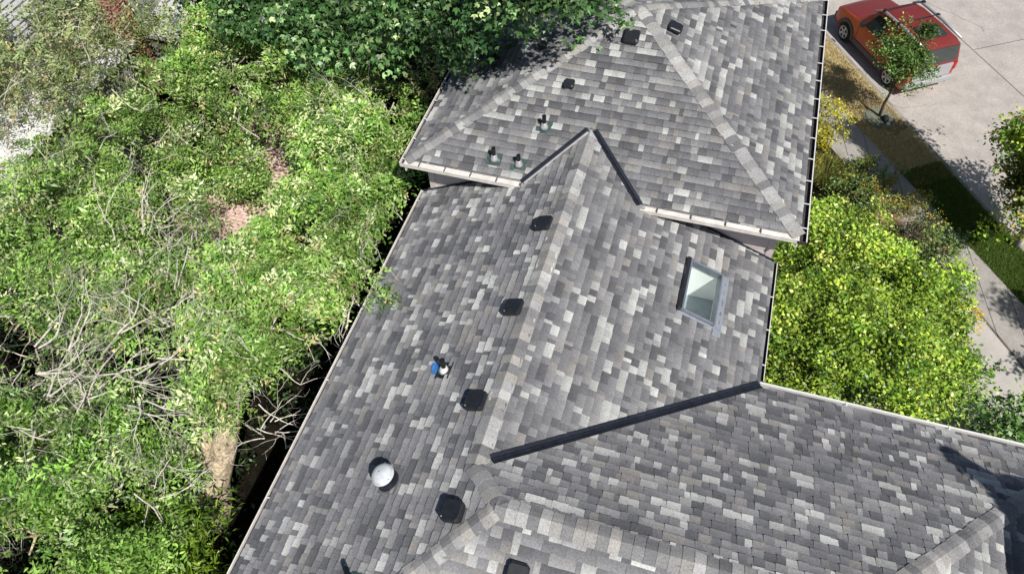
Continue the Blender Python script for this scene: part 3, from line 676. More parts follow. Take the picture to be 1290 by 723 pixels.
tree('locust_tree', A3(90, 640, GZ), [B_(60, 590, -3.6, 1.2), B_(150, 640, -3.7, 1.0), B_(40, 700, -3.6, 1.1), B_(130, 560, -3.9, .9), B_(-40, 640, -3.5, 1.1), B_(10, 520, -3.7, .9), B_(185, 590, -4.5, .5)],
     15500, 'light green feathery tree filling the lower left corner', twigs=30, pal=[(.19, .35, .06), (.28, .45, .10), (.10, .22, .035), (.48, .60, .25)], wts=[.35, .3, .2, .15])
tree('locust_tree', A3(330, 120, GZ), [B_(290, 90, -3.4, 1.3), B_(390, 120, -3.2, 1.3), B_(220, 130, -3.8, 1.1), B_(460, 150, -3.0, 1.1), B_(350, 175, -4.0, .7), B_(200, 70, -4.0, .9), B_(180, 190, -4.2, 1.0), B_(420, 190, -3.4, .8), B_(270, 145, -4.2, .9)],
     18000, 'light green tree between the brick patio and the dark maple', twigs=30)
tree('thin_crowned_tree', A3(40, 110, GZ), [B_(60, 80, -2.2, 1.5), B_(0, 60, -2.0, 1.2), B_(10, 140, -2.4, 1.3), B_(110, 110, -2.4, 1.0), B_(70, 30, -2.0, .9), B_(150, 40, -1.8, .5), B_(-60, 100, -2.2, 1.4)],
     5200, 'thin olive green tree hanging over the white flat roof in the upper left', pal=[(.27, .34, .13), (.38, .43, .20), (.18, .24, .08), (.45, .36, .18)], wts=[.35, .35, .2, .1], twigs=12, csize=.28, thr=.0)
tree('locust_tree', A3(185, 60, GZ), [B_(160, 35, -3.0, .7), B_(190, 45, -3.6, .7), B_(140, 28, -2.8, .45)], 1900, 'small light green tree in front of the brick chimney', trunk_r=.08, pal=[(.25, .32, .09), (.35, .40, .14), (.16, .24, .06)], wts=[.4, .35, .25])
# bare bleached tree
bt = thing('bare_tree', A3(110, 530, GZ), 'leafless tree with a tangle of bleached pale branches in front of green foliage', 'tree'); mb = MB()
mb.tube([A3(110, 540, GZ-.05), A3(112, 525, -4.8), A3(110, 500, -3.6)], [.12, .10, .07], 8)
for (px, py, z, dx, dy, L) in ((110, 500, -3.2, -1, .5, 1.3), (110, 500, -3.2, .8, .8, 1.4), (110, 500, -3.2, .3, -1, 1.1), (45, 470, -2.6, .9, .5, 1.4), (45, 440, -2.4, .1, 1, 1.1), (150, 510, -3.0, 1, .1, 1.3),
                            (90, 530, -3.2, -.9, -.5, 1.3), (150, 470, -2.8, .9, .3, 1.6), (60, 500, -2.9, 0, 1, 1.3), (180, 500, -3.0, .8, -.6, 1.1), (200, 455, -2.6, .9, .6, 1.4), (120, 560, -3.2, .5, -.9, 1.1), (40, 545, -3.1, -.6, .3, 1.3),
                            (180, 560, -3.6, 1, -.5, 1.1), (30, 600, -3.0, -.3, -1, 1.2), (150, 420, -2.5, .2, 1, 1.2), (230, 500, -3.0, .6, .8, 1.1), (90, 440, -2.5, -.4, .9, 1.1)):
    st_ = A3(px, py, z); mb.tube([A3(110, 505, -4.6), A3(110, 505, -4.8)*.5+st_*.5+rng.normal(size=3)*.25, st_], [.035, .026, .018], 6, cap=False)
    for _ in range(2): branches(mb, st_+rng.normal(size=3)*.04, (dx+.3*rng.normal(), dy+.3*rng.normal(), .12), L*(.6+.4*rng.random()), .019, 4, .65, 5, .5, .0, 3)
mb.build('trunk', 'paletwig', bt)
# dark maples behind, overhanging the far roof
MP = [(.05, .125, .033), (.095, .20, .06), (.19, .32, .12), (.025, .065, .02), (.36, .47, .20)]
tree('maple_tree', A3(420, 60, GZ), [B_(500, 20, -1.0, 1.2), B_(430, 25, -1.6, 1.2), B_(570, 25, -.3, .75, .6), B_(585, 50, .2, .45, .4), B_(600, 80, .1, .36, .35), B_(592, 96, .0, .22, .25), B_(560, 70, -.4, .4, .4), B_(610, 15, .4, .4, .4), B_(350, 5, -1.8, 1.2), B_(280, 10, -2.4, 1.1), B_(500, -60, -1.0, 1.6), B_(545, -10, -.3, .9), B_(380, -60, -1.5, 1.5), B_(240, 30, -2.6, .6)],
     7800, 'large dark green maple whose boughs reach over the far left eave', pal=MP, wts=[.3, .3, .2, .12, .08], kind='lobed', per=9, csize=.17, leaf=.13, droop=.8, trunk_r=.22, barkm='darkbark', shell=.55, thr=-.05)
tree('maple_tree', (-2.2, 15.5, GZ), [B_(672, -10, 2.4, .40, .25), B_(692, 6, 2.35, .30, .2), B_(655, 2, 2.0, .30, .2), B_(735, -2, 1.35, .36, .12), B_(765, -8, 1.5, .28, .12), B_(650, -30, 2.2, .4, .25), B_(700, -150, 1.2, 1.0)],
     1500, 'dark green maple hanging over the top of the far roof slope', pal=MP, wts=[.25, .3, .25, .08, .12], kind='lobed', per=9, csize=.12, leaf=.11, droop=.4, trunk_r=.2, barkm='darkbark', shell=.55, thr=-.35)
# shrubs at the lower left and undergrowth
def shrub(name, label, base, blobs, n, pal, wts, kind='simple', per=10, csize=.11, leaf=.08, aspect=.5, cat='shrub', group=None, m='leaf', upbias=1.0, droop=0, shell=.5, stems=10, hole=None, thr=-.45):
    t = thing(name, base, label, cat, group); mb = MB()
    for _ in range(stems):
        b = blobs[rng.integers(len(blobs))]; e = b[0]+rng.normal(size=3)*np.array(b[1])*.4; s = V3(*base)+V3(rng.normal()*.12, rng.normal()*.12, 0)
        mb.tube([s, s*.5+e*.5+rng.normal(size=3)*.08, e], [.022, .015, .006], 5, cap=False)
    mb.build('stems', 'darkbark', t)
    crown('foliage', t, blobs, n, per, csize, leaf, pal, wts, kind, shell, aspect=aspect, m=m, upbias=upbias, droop=droop, hole=hole, thr=thr, clumpy=.7)
    return t
shrub('long_leaved_shrub', 'shrub with long narrow yellow green leaves below the locust trunk', A3(215, 700, GZ), [B_(215, 690, -4.6, .75), B_(180, 720, -4.7, .7), B_(250, 725, -5.1, .5)],
      1500, [(.16, .27, .02), (.22, .33, .03), (.10, .20, .02)], [.4, .35, .25], per=9, csize=.15, leaf=.17, aspect=.22)
ug = [(V3(x, y, GZ+.1), (1.3, 1.3, .5)) for x in np.arange(-17, -6.2, 1.7) for y in np.arange(-4, 16, 1.9) if math.hypot(x-pc[0], y-pc[1]) > 2.4 and not (x < -13 and y > 3)]
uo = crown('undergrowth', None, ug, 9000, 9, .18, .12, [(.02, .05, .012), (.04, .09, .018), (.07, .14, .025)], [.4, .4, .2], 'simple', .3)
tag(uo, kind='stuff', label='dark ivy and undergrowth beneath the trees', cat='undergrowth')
# filler shrubs around the patio bed
for (px, py, r, lab) in ((312, 240, .42, 'smallest green shrub, in the middle of the brick patio'), (290, 212, .80, 'round green shrub inside the curved white edging on the patio'), (345, 315, .7, 'low green shrub at the near edge of the brick patio'), (232, 232, .75, 'green shrub at the left edge of the brick patio'), (388, 262, .8, 'green shrub at the right end of the brick patio')):
    shrub('patio_shrub', lab, A3(px, py, GZ), [(A3(px, py, GZ+.6), (r, r*.8, .6))], 900, G1, G1w, per=9, csize=.13, leaf=.10, group='shrubs around the brick patio')

# --- right side planting
Y1 = [(.36, .48, .055), (.26, .40, .045), (.15, .28, .03), (.50, .58, .12), (.07, .15, .02)]  # palest and darkest greens paint in highlights and shade
shrub('large_shrub', 'large dense bright yellow green shrub beside the right eave', A3(1090, 430, GZ),
      [B_(1040, 350, -4.3, .95), B_(1030, 440, -4.2, .95), B_(1110, 370, -4.5, 1.0), B_(1110, 460, -4.4, 1.0), B_(1158, 395, -4.9, .72), B_(1162, 478, -4.9, .62), B_(1010, 300, -4.6, .7), B_(1010, 400, -3.9, .7), B_(1075, 410, -3.9, .75), B_(1010, 480, -4.3, .7), B_(1145, 500, -5.0, .4), B_(1080, 300, -5.0, .6), B_(1192, 440, -5.3, .38)],
      12000, Y1, [.24, .28, .22, .1, .16], per=15, csize=.11, leaf=.084, aspect=.62, stems=60, shell=.5, thr=.15)
shrub('golden_shrub', 'golden yellow leaved shrub against the upper right gutter', A3(1040, 165, GZ), [B_(1036, 140, -5.6, .34), B_(1052, 172, -5.8, .30), B_(1028, 190, -5.8, .40), B_(1034, 160, -5.5, .34)],
      520, [(.55, .50, .03), (.42, .42, .03), (.62, .56, .06)], [.4, .3, .3], per=10, csize=.07, leaf=.08, upbias=.6)
def blades(name, parent, c, rad, n, L, pal, wts, wd=.012, lean=.6, z=0):
    a = rng.random(n)*2*math.pi; r_ = rad*np.sqrt(rng.random(n)); P = np.stack([c[0]+r_*np.cos(a), c[1]+r_*np.sin(a), np.full(n, c[2])], 1)
    D = np.stack([np.cos(a)*lean*(.4+rng.random(n)), np.sin(a)*lean*(.4+rng.random(n)), np.ones(n)], 1); D /= np.linalg.norm(D, axis=1)[:, None]
    ln = L*(.6+.6*rng.random(n))[:, None]; S = np.cross(D, rng.normal(size=(n, 3))); S /= np.linalg.norm(S, axis=1)[:, None]
    mid = P+D*ln*.6; out = D.copy(); out[:, 2] -= .9; tip = mid+(out/np.linalg.norm(out, axis=1)[:, None]*.6+D*.3)*ln*.5
    V = np.concatenate([np.stack([P-S*wd, P+S*wd, mid+S*wd*.8, mid-S*wd*.8], 1), np.stack([mid-S*wd*.8, mid+S*wd*.8, tip+S*wd*.15, tip-S*wd*.15], 1)])
    cc = pick(pal, wts, n)*(1+.15*rng.normal(size=(n, 1))); return quads_obj(name, V, 'grass', parent, np.concatenate([cc, cc]).clip(.005, 1))
for (px, py, L, lab, pal) in ((1038, 225, .75, 'olive green fountain grass beside the upper right gutter', [(.19, .20, .04), (.28, .27, .07), (.12, .14, .03)]),
                              (1115, 282, .42, 'dry pinkish straw coloured grass tuft in the flower bed', [(.52, .36, .24), (.60, .44, .30), (.40, .24, .16)])):
    t = thing('ornamental_grass', A3(px, py, GZ), lab, 'ornamental grass'); blades('blades', t, A3(px, py, GZ), L*.35, 1500, L, pal, [.4, .3, .3], .007, .75)
P1 = [(.14, .25, .06), (.20, .33, .09), (.09, .16, .04), (.33, .36, .08)]
for (px, py, r, lab, pl, lf) in ((1078, 250, .50, 'pale green perennial behind the fountain grass', P1, .07), (1060, 285, .45, 'dark leaved perennial near the corner of the far roof', [(.08, .05, .035), (.10, .14, .03), (.06, .1, .02)], .06),
                         (1112, 240, .45, 'lime green perennial dotted with orange flowers', [(.26, .33, .06), (.16, .26, .05), (.6, .25, .03)], .05), (1145, 262, .38, 'low green perennial with yellow flowers by the sidewalk', [(.16, .26, .06), (.24, .30, .08), (.62, .40, .03)], .05),
                         (1140, 300, .45, 'reddish brown stemmed perennial in front of the straw grass', [(.14, .08, .05), (.10, .17, .04), (.2, .22, .06)], .055), (1175, 320, .42, 'leafy green perennial where the bed meets the sidewalk', P1, .08),
                         (1195, 350, .38, 'small green perennial above the yellow flowers', P1, .07), (1090, 215, .38, 'small yellow green perennial below the golden shrub', [(.3, .34, .06), (.18, .26, .05)], .06)):
    shrub('perennial', lab, A3(px, py, GZ), [(A3(px, py, GZ+.35), (r, r, .38))], int(900*r), pl, [1]*len(pl), per=9, csize=.07, leaf=lf, cat='perennial', group='perennials in the bed along the sidewalk', stems=6)
t = shrub('yellow_flowers', 'clump of bright yellow flowers at the inner edge of the sidewalk', A3(1213, 402, GZ), [(A3(1213, 398, GZ+.22), (.26, .28, .24))], 170, [(.10, .20, .03), (.16, .26, .04)], [.5, .5], per=8, csize=.06, leaf=.06, cat='flowers')
crown('blossoms', t, [(A3(1213, 396, GZ+.34), (.24, .26, .15))], 130, 5, .035, .05, [(.80, .50, .01), (.85, .60, .02)], [.5, .5], m='petal', aspect=.8)
# upright leafy stems
def stem_plant(px, py, n, hgt, lab, pal=[(.14, .27, .07), (.20, .34, .10)]):
    b = A3(px, py, GZ); t = thing('leafy_stems', b, lab, 'plant', 'upright leafy stems along the sidewalk'); mb = MB(); Ps = []
    for _ in range(n):
        d = unit((rng.normal()*.35, rng.normal()*.35, 1)); s = b+V3(rng.normal()*.15, rng.normal()*.15, 0); L = hgt*(.7+.5*rng.random()); mb.tube([s, s+d*L*.5, s+d*L+V3(rng.normal()*.08, rng.normal()*.08, 0)], [.009, .007, .003], 4)
        for q in np.arange(.15, 1, .06): Ps += [s+d*L*q]*2
    mb.build('stems', 'darkbark', t); Ps = np.array(Ps); A, B, N = rand_frame(len(Ps), .7); L = .10*(.7+.6*rng.random(len(Ps)))
    quads_obj('leaves', kite(Ps, A, B, L, L*.5, N, .1), 'leaf', t, hsv_jit(pal[0], len(Ps), .2).clip(.01, 1))
stem_plant(1112, 232, 6, .9, 'tall leafy stems above the sidewalk near the golden shrub')
stem_plant(1190, 318, 6, .9, 'tall leafy stems leaning over the sidewalk beside the green verge')
stem_plant(1235, 470, 4, .7, 'sparse leafy stems at the outer edge of the walkway')
shrub('broad_leaved_shrub', 'open broad leaved green shrub behind the near roof eave at the right edge', A3(1265, 570, GZ), [B_(1255, 545, -5.3, .55), B_(1290, 530, -5.1, .6), B_(1240, 570, -5.5, .5), B_(1300, 570, -5.2, .6), B_(1210, 560, -5.8, .35)],
      620, [(.13, .26, .06), (.19, .34, .09), (.07, .15, .03), (.28, .38, .12)], [.3, .3, .2, .2], per=8, csize=.12, leaf=.12, aspect=.55)
# fill planting along the house foot on the right
shrub('low_shrub', 'low dark green shrub in the shade beneath the right eave', A3(990, 500, GZ), [(A3(985, 505, GZ+.4), (.7, .7, .5)), (A3(1040, 520, GZ+.3), (.7, .6, .45))], 500, [(.05, .11, .02), (.08, .16, .03)], [.5, .5], per=9, csize=.12, leaf=.09)

# street trees
sb = V3(*g2(1107, 148), GZ)
tree('sapling_tree', sb, [(sb+V3(.05, .15, 2.2), (.48, .48, .45)), (sb+V3(-.32, .10, 2.1), (.34, .34, .30)), (sb+V3(.25, -.18, 1.85), (.36, .36, .34)), (sb+V3(.30, .5, 2.9), (.27, .27, .28)), (sb+V3(.38, .10, 2.3), (.34, .34, .34))],
     700, 'young street tree with a thin leaning trunk in front of the red car', pal=[(.11, .22, .04), (.18, .31, .06), (.06, .13, .025), (.24, .36, .09)], wts=[.36, .34, .22, .08], kind='simple', per=10, csize=.09, leaf=.085, aspect=.5, trunk_r=.045, barkm='darkbark', shell=.3, thr=-1.0,
     mids=[sb-V3(0, 0, .02), sb+V3(-.02, .02, .5), sb+V3(.02, .06, 1.0), sb+V3(.05, .12, 1.7)])
rb = V3(*g2(1277, 310), GZ)
YG = [(.34, .46, .04), (.20, .34, .03), (.46, .54, .07), (.10, .19, .02), (.60, .42, .06)]
rt = tree('street_tree', rb, [(rb+V3(-.25, -.25, 2.2), (1.0, .9, .75)), (rb+V3(-.35, -.1, 3.2), (1.1, 1.0, .9)), (rb+V3(-.3, .0, 4.3), (1.0, 1.0, .9)), (rb+V3(-.2, .0, 5.3), (.8, .8, .8)), (rb+V3(-.1, .0, 6.0), (.45, .45, .6))],
     9500, 'yellow green street tree on the verge at the right edge of the picture', pal=YG, wts=[.28, .28, .16, .2, .08], kind='simple', per=10, csize=.10, leaf=.10, aspect=.6, trunk_r=.10, barkm='lead', group='street trees on the verge', thr=-1.6)
# a second one further along the verge and a slender conifer by the near gable (both cast shadows into the frame)
rt2 = rt.copy(); COL.objects.link(rt2); off = unit(S1-S0)*7.2
rt2.location = rt.location+Vector(off); rt2['label'] = 'second street tree further along the verge, just outside the right edge'
for ch in list(rt.children):
    c_ = ch.copy(); COL.objects.link(c_); c_.parent = rt2; c_.matrix_parent_inverse = ch.matrix_parent_inverse
cb = V3(9.9, -.40, GZ+.32)
t = thing('conifer_tree', cb, 'slender dense conifer beside the near end of the house, outside the lower right corner', 'tree')
mb = MB(); mb.tube([cb-V3(0, 0, .4), cb+V3(0, 0, 10.5)], [.14, .04], 8); mb.build('trunk', 'darkbark', t)
mb = MB(); mb.tube([cb+V3(.01*i_, .004*i_, z_) for i_, z_ in enumerate((.6, 2, 4, 6, 8, 9.05, 9.55, 10.1, 10.4, 10.54))], [.8, 1.35, 1.6, 1.55, 1.25, .62, .27, .15, .11, .03], 16); mb.build('shadow_core', 'shadowcore', t, smooth=True)  # solid core added so the unseen tree throws an unbroken shadow
crown('crown', t, [(cb+V3(0, 0, 10.1), (.06, .06, .4)), (cb+V3(0, 0, 9.3), (.18, .18, .5)), (cb+V3(0, 0, 8.7), (.42, .42, .6)), (cb+V3(0, 0, 7.6), (.85, .85, 1.1)), (cb+V3(0, 0, 5.8), (1.0, 1.0, 1.7)), (cb+V3(0, 0, 3), (1.2, 1.2, 2.2))], 9000, 8, .06, .09, [(.03, .07, .02), (.05, .1, .03)], [.5, .5], 'simple', .1, clumpy=0)

# round mat and watering bag at the sapling
mb = MB(); lathe(mb, sb+V3(0, -.05, .004), V3(0, 0, 1), [(.47, 0), (.47, .02), (.44, .03), (.08, .045), (.0, .045)], 32)
tag(mb.build('tree_ring_mat', 'ringmat'), 'round grey green mat on the ground around the sapling', 'tree mat')
wb = thing('watering_bag', sb+V3(.16, -.16, .03), 'small dark bag with a pale tag lying at the foot of the sapling', 'bag')
mb = MB(); q = sb+V3(.16, -.16, .03); mb.tube([q+V3(-.03, .14, .05), q+V3(0, .05, .09), q+V3(.02, -.06, .08), q+V3(.04, -.14, .03)], [.05, .10, .09, .03], 10); mb.build('bag', 'rubber', wb, smooth=True)
mb = MB(); mb.box(q[0]+.04, q[0]+.15, q[1]-.20, q[1]-.10, q[2]+.0, q[2]+.05); mb.build('tag', 'white', wb)

# verge grass (uncountable)
def verge(n, a0, a1, pal, wts, L, label, nm):
    s = rng.random(n)*(a1-a0)+a0; P0 = S0+sdn*s[:, None]; K = c0+cd*((P0-c0)@cd)[:, None]-cn*.06; f = rng.random(n)[:, None]; P = P0*(1-f)+K*f; P[:, 2] = GZ-.006
    D = rng.normal(size=(n, 3))*.5; D[:, 2] = 1; D /= np.linalg.norm(D, axis=1)[:, None]; S = np.cross(D, rng.normal(size=(n, 3))); S /= np.linalg.norm(S, axis=1)[:, None]
    ln = (L*(.5+rng.random(n)))[:, None]; V = np.stack([P-S*.006, P+S*.006, P+D*ln+S*.002, P+D*ln-S*.002], 1)
    tag(quads_obj(nm, V, 'grass', None, (pick(pal, wts, n)*(1+.2*rng.normal(size=(n, 1)))).clip(.01, 1)), label, 'grass', kind='stuff')
LS = float(np.linalg.norm(S1-S0))
verge(60000, LS*.33, LS*1.35, [(.10, .19, .03), (.16, .26, .04), (.25, .26, .08)], [.45, .4, .15], .07, 'green grass on the verge', 'grass')
verge(42000, -7, LS*.42, [(.68, .56, .30), (.55, .45, .22), (.32, .32, .12)], [.5, .35, .15], .06, 'dry straw coloured grass on the verge', 'dry_grass')

# ------------------------------------------------------------------ neighbour buildings at the upper left
NZ = -3.0
q0, q1, q2_ = at(166, 50, NZ), at(92, 140, NZ), at(0, 30, NZ)
nb = thing('garage', (q0[0]-3, q0[1]-3, GZ), 'neighbouring building with a flat white membrane roof behind thin branches', 'garage')
x1, y1 = (q0[0]+q1[0])/2, q0[1]; x0, y0 = x1-8, y1-7.2
mb = MB(); mb.box(x0, x1, y0, y1, NZ-.14, NZ); bevel(mb.build('roof', 'membrane', nb), .02)
mb = MB(); mb.box(x0+.3, x1-.3, y0+.3, y1-.3, GZ-.02, NZ-.142); mb.build('wall', 'stucco', nb)
nz2 = -2.0; h2 = thing('neighbour_house', (-19, 16, GZ), 'neighbouring house with a ribbed grey metal roof and brick chimney in the upper left corner', 'house')
e0 = at(112, 0, nz2); e1 = at(10, 52, nz2); xr = (e0[0]+e1[0])/2+.1
mb = MB(); mb.box(xr-7, xr, e1[1]-.6, e1[1]+12, nz2-.12, nz2); mb.build('roof', 'metalroof', h2)
mb = MB()
for i in range(22): x = xr-.12-i*.32; mb.box(x-.012, x+.012, e1[1]-.6, e1[1]+12, nz2+.001, nz2+.04)
mb.build('roof_rib', 'cladding', h2)
mb = MB(); mb.box(xr-6.7, xr-.3, e1[1]-.3, e1[1]+11.7, GZ-.02, nz2-.122); mb.build('wall', 'stucco', h2)
ch = at(120, -12, -1.5); mb = MB(); mb.box(ch[0]-.35, ch[0]+.35, ch[1]-.1, ch[1]+.5, -5.0, -1.2)
vv = mb.v; o = mesh_obj('chimney', vv, mb.f, 'brick', h2, uv=[((x+y), z) for x, y, z in vv])
lw = at(150, 10, -4.2); mb = MB(); mb.box(lw[0]-1.2, lw[0]+1.2, lw[1], lw[1]+.3, GZ, -3.9); mesh_obj('brick_wall', mb.v, mb.f, 'brick', h2, uv=[((x+y), z) for x, y, z in mb.v])
sh = thing('shed', at(215, 20, GZ), 'small shed with a pale grey roof dappled with leaf shadows beside the maple', 'shed')
q = at(215, 15, -4.2); mb = MB(); mb.hexa([(q[0]-1.3, q[1]-1.3, -4.35), (q[0]+1.1, q[1]-1.3, -4.35), (q[0]+1.1, q[1]+2.2, -4.05), (q[0]-1.3, q[1]+2.2, -4.05), (q[0]-1.3, q[1]-1.3, -4.25), (q[0]+1.1, q[1]-1.3, -4.25), (q[0]+1.1, q[1]+2.2, -3.95), (q[0]-1.3, q[1]+2.2, -3.95)]); mb.build('roof', 'metalroof', sh)
mb = MB(); mb.box(q[0]-1.15, q[0]+.95, q[1]-1.15, q[1]+2.0, GZ-.02, -4.38); mb.build('wall', 'stucco', sh)

# ------------------------------------------------------------------ parked car
wf, wr_ = at(1059, 50, SZ), at(1114, 108, SZ); wf[2] = wr_[2] = SZ
ax = unit(wr_-wf); lat = V3(ax[1], -ax[0], 0); lat = lat if np.dot(lat, cn) > 0 else -lat      # lat: from near side toward the street
WB = 2.575; mid_ = (wf+wr_)/2; org = mid_+ax*(-WB/2-.80)                     # front bumper, near side plane
car = thing('parked_car', (mid_+lat*.9), 'boxy red and orange car with grey wheel arches and roof bars parked at the kerb', 'car')
def CP_(s, t, z): return org+ax*s+lat*t+V3(0, 0, z)
LEN, WID = 4.30, 1.80
# body loft: stations (s, zlow, zbelt, ztop, inset at belt, inset at top)
st = [(0.00, .42, .62, .64, .16, .20), (0.06, .30, .80, .86, .07, .14), (.35, .26, .95, 1.00, .02, .12), (1.00, .26, 1.02, 1.08, .0, .10), (1.22, .26, 1.04, 1.12, .0, .12), (1.75, .26, 1.05, 1.70, .0, .22), (2.1, .26, 1.05, 1.77, .0, .22),
      (3.0, .26, 1.05, 1.79, .0, .21), (3.75, .26, 1.05, 1.76, .0, .20), (4.00, .28, 1.05, 1.70, .02, .20), (4.09, .34, 1.02, 1.10, .05, .10), (4.12, .42, .80, .84, .08, .12)]
def ring(s, zl, zb, zt, ib, it):
    hw = WID/2; pr = [(ib+.03, zl), (ib, zl+.18), (ib, zb), (it-.02 if zt-zb > .3 else it-.05, zt-.07 if zt-zb > .3 else zt-.02), (it+.10, zt), ]
    left = [(i, z) for i, z in pr]; right = [(WID-i, z) for i, z in pr[::-1]]
    midp = [(it+.45, zt+.015), (WID/2, zt+.025), (WID-it-.45, zt+.015)]
    return [CP_(s, t, z) for t, z in left+midp+right]
v, f = [], []; rings = [ring(*q) for q in st]; nR = len(rings[0]); mi = []
for r_ in rings: v += r_
for i in range(len(st)-1):
    for j in range(nR):
        a, b = i*nR+j, i*nR+(j+1) % nR; f.append((a, b, b+nR, a+nR)); mi.append(0 if 3 <= j <= 8 else 1)
f.append(tuple(range(nR))); mi.append(1); f.append(tuple(range(len(v)-1, len(v)-nR-1, -1))); mi.append(1)
body = mesh_obj('body', v, f, ['carred', 'carorange'], car)
body.data.polygons.foreach_set('material_index', mi); bevel(body, .03, 3)
body.data.polygons.foreach_set('use_smooth', [True]*len(body.data.polygons))
def side_pt(s, z, sideN, eps=.012):                  # point on the side glass plane
    k_ = (z-1.05)/(1.70-1.05); inset = .21*k_-eps; return CP_(s, inset if sideN == 0 else WID-inset, z)
for sdn_ in (0, 1):
    for (nm, pol) in (('front_window', [(1.58, 1.09), (2.38, 1.09), (2.38, 1.62), (1.86, 1.62)]), ('rear_window', [(2.46, 1.09), (3.22, 1.09), (3.22, 1.62), (2.46, 1.62)]), ('quarter_window', [(3.30, 1.09), (3.86, 1.09), (3.80, 1.62), (3.30, 1.62)])):
        q = [side_pt(s, z, sdn_) for s, z in pol]; mesh_obj('window', q, [(0, 1, 2, 3) if sdn_ else (3, 2, 1, 0)], 'carglass', car)
mesh_obj('windscreen', [CP_(1.27, .22, 1.14), CP_(1.27, WID-.22, 1.14), CP_(1.73, WID-.32, 1.68), CP_(1.73, .32, 1.68)], [(0, 1, 2, 3)], 'carglass', car)
mb = MB(); mb.hexa([CP_(4.055, .14, 1.10), CP_(4.055, WID-.14, 1.10), CP_(3.98, WID-.24, 1.63), CP_(3.98, .24, 1.63), CP_(4.095, .14, 1.10), CP_(4.095, WID-.14, 1.10), CP_(4.035, WID-.24, 1.63), CP_(4.035, .24, 1.63)]); mb.build('rear_window', 'carglass', car)
mb = MB(); mb.obox(CP_(0, 0, 0), ax, lat, V3(0, 0, 1), 3.05, 3.68, .48, WID-.48, 1.800, 1.825); bevel(mb.build('roof_hatch', 'carglass', car), .01)
mb = MB(); mb.obox(CP_(0, 0, 0), ax, lat, V3(0, 0, 1), 4.082, 4.145, .20, WID-.20, .60, 1.02); tg = bevel(mb.build('tailgate', 'silver', car), .015)
mb = MB(); mb.obox(CP_(0, 0, 0), ax, lat, V3(0, 0, 1), 4.146, 4.154, .70, 1.10, .72, .86); mb.build('number_plate', 'plate', tg)
mb = MB(); mb.obox(CP_(0, 0, 0), ax, lat, V3(0, 0, 1), 4.02, 4.22, .04, WID-.04, .36, .58); bevel(mb.build('bumper', 'silver', car), .04, 3)
mb = MB(); mb.obox(CP_(0, 0, 0), ax, lat, V3(0, 0, 1), -.08, .10, .10, WID-.10, .30, .60); bevel(mb.build('bumper', 'cladding', car), .04, 3)
for t0 in (.02, WID-.17):
    mb = MB(); mb.obox(CP_(0, 0, 0), ax, lat, V3(0, 0, 1), 3.97, 4.12, t0, t0+.15, .72, 1.03); bevel(mb.build('tail_light', 'redlens', car), .02)
for t0 in (.14, WID-.40):
    mb = MB(); mb.obox(CP_(0, 0, 0), ax, lat, V3(0, 0, 1), -.005, .12, t0, t0+.26, .66, .80); bevel(mb.build('headlight', 'plate', car), .02)
for t0 in (.20, WID-.23):
    mb = MB(); mb.tube([CP_(1.62, t0+.015, 1.60), CP_(1.9, t0+.015, 1.80), CP_(3.0, t0+.015, 1.845), CP_(3.95, t0+.015, 1.80)], .042, 6); mb.build('roof_rail', 'silver', car, smooth=True)
for s in (1.98, 2.74):
    mb = MB(); mb.tube([CP_(s, .18, 1.84), CP_(s, .30, 1.865), CP_(s, WID-.30, 1.865), CP_(s, WID-.18, 1.84)], .016, 6)
    mb.obox(CP_(0, 0, 0), ax, lat, V3(0, 0, 1), s-.05, s+.05, .15, .24, 1.80, 1.88); mb.obox(CP_(0, 0, 0), ax, lat, V3(0, 0, 1), s-.05, s+.05, WID-.24, WID-.15, 1.80, 1.88)
    mb.build('roof_bar', 'blackplastic', car)
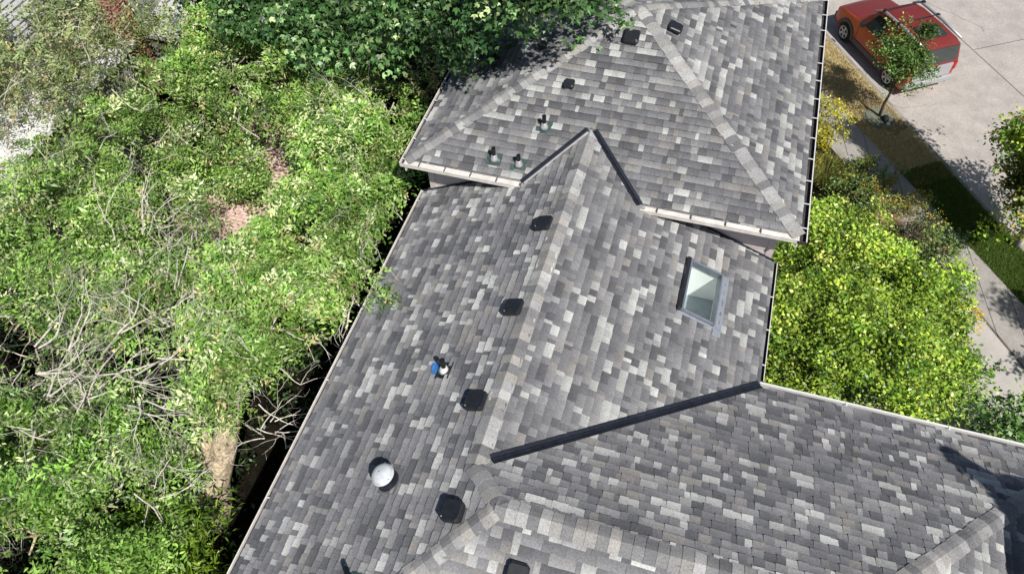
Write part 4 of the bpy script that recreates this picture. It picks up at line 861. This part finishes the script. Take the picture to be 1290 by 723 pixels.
for t0, sg in ((0, -1), (WID, 1)):
    for s in (.80, .80+WB):
        c = CP_(s, t0-sg*.10, .335)
        arch = MB(); n = 14; ro, ri = .47, .36
        for i in range(n):
            a0, a1 = math.pi*i/n-.15, math.pi*(i+1)/n-.15+.02
            P = lambda rr, aa, off: CP_(s+rr*math.cos(aa), t0+sg*off, .335+rr*math.sin(aa))
            arch.hexa([P(ri, a0, .0), P(ri, a1, .0), P(ro, a1, .0), P(ro, a0, .0), P(ri, a0, .02), P(ri, a1, .02), P(ro, a1, .02), P(ro, a0, .02)])
        arch.build('wheel_arch', 'cladding', car)
        mb = MB(); mb.tube([c-lat*.115, c-lat*.10, c+lat*.10, c+lat*.125], [.30, .335, .335, .30], 26); wh = mb.build('wheel', 'rubber', car)
        mb = MB(); cc = c+lat*sg*.127; mb.tube([cc+lat*sg*.008+ax*.0, cc+lat*sg*.016], [.06, .05], 16)
        mb.tube([cc+(ax*math.cos(q_)+V3(0, 0, 1)*math.sin(q_))*.205+lat*sg*.008 for q_ in np.linspace(0, 2*math.pi, 25)], .018, 6)
        for k_ in range(5):
            th = k_*2*math.pi/5; dd = ax*math.cos(th)+V3(0, 0, 1)*math.sin(th); nn = np.cross(dd, lat); mb.obox(cc, dd, nn, lat*sg, .0, .20, -.035, .035, .009, .022)
        mb.build('rim', 'silver', wh)
    mb = MB(); mb.obox(CP_(0, t0, 0), ax, lat*sg, V3(0, 0, 1), .95+.35, 2.98, .002, .018, .27, .44); mb.build('side_cladding', 'cladding', car)
    mb = MB(); mb.obox(CP_(0, t0, 0), ax, lat*sg, V3(0, 0, 1), 1.55, 1.68, .03, .20, 1.10, 1.25); bevel(mb.build('mirror', 'blackplastic', car), .02)
    mb = MB(); mb.obox(CP_(0, t0, 0), ax, lat*sg, V3(0, 0, 1), 2.20, 2.40, .002, .03, .88, .93); bevel(mb.build('door_handle', 'blackplastic', car), .006)
    mb = MB()
    for s in (1.36, 2.42, 3.26): mb.obox(CP_(0, t0, 0), ax, lat*sg, V3(0, 0, 1), s, s+.012, .0005, .004, .46, 1.05)
    mb.build('door_seam', 'rubber', car)
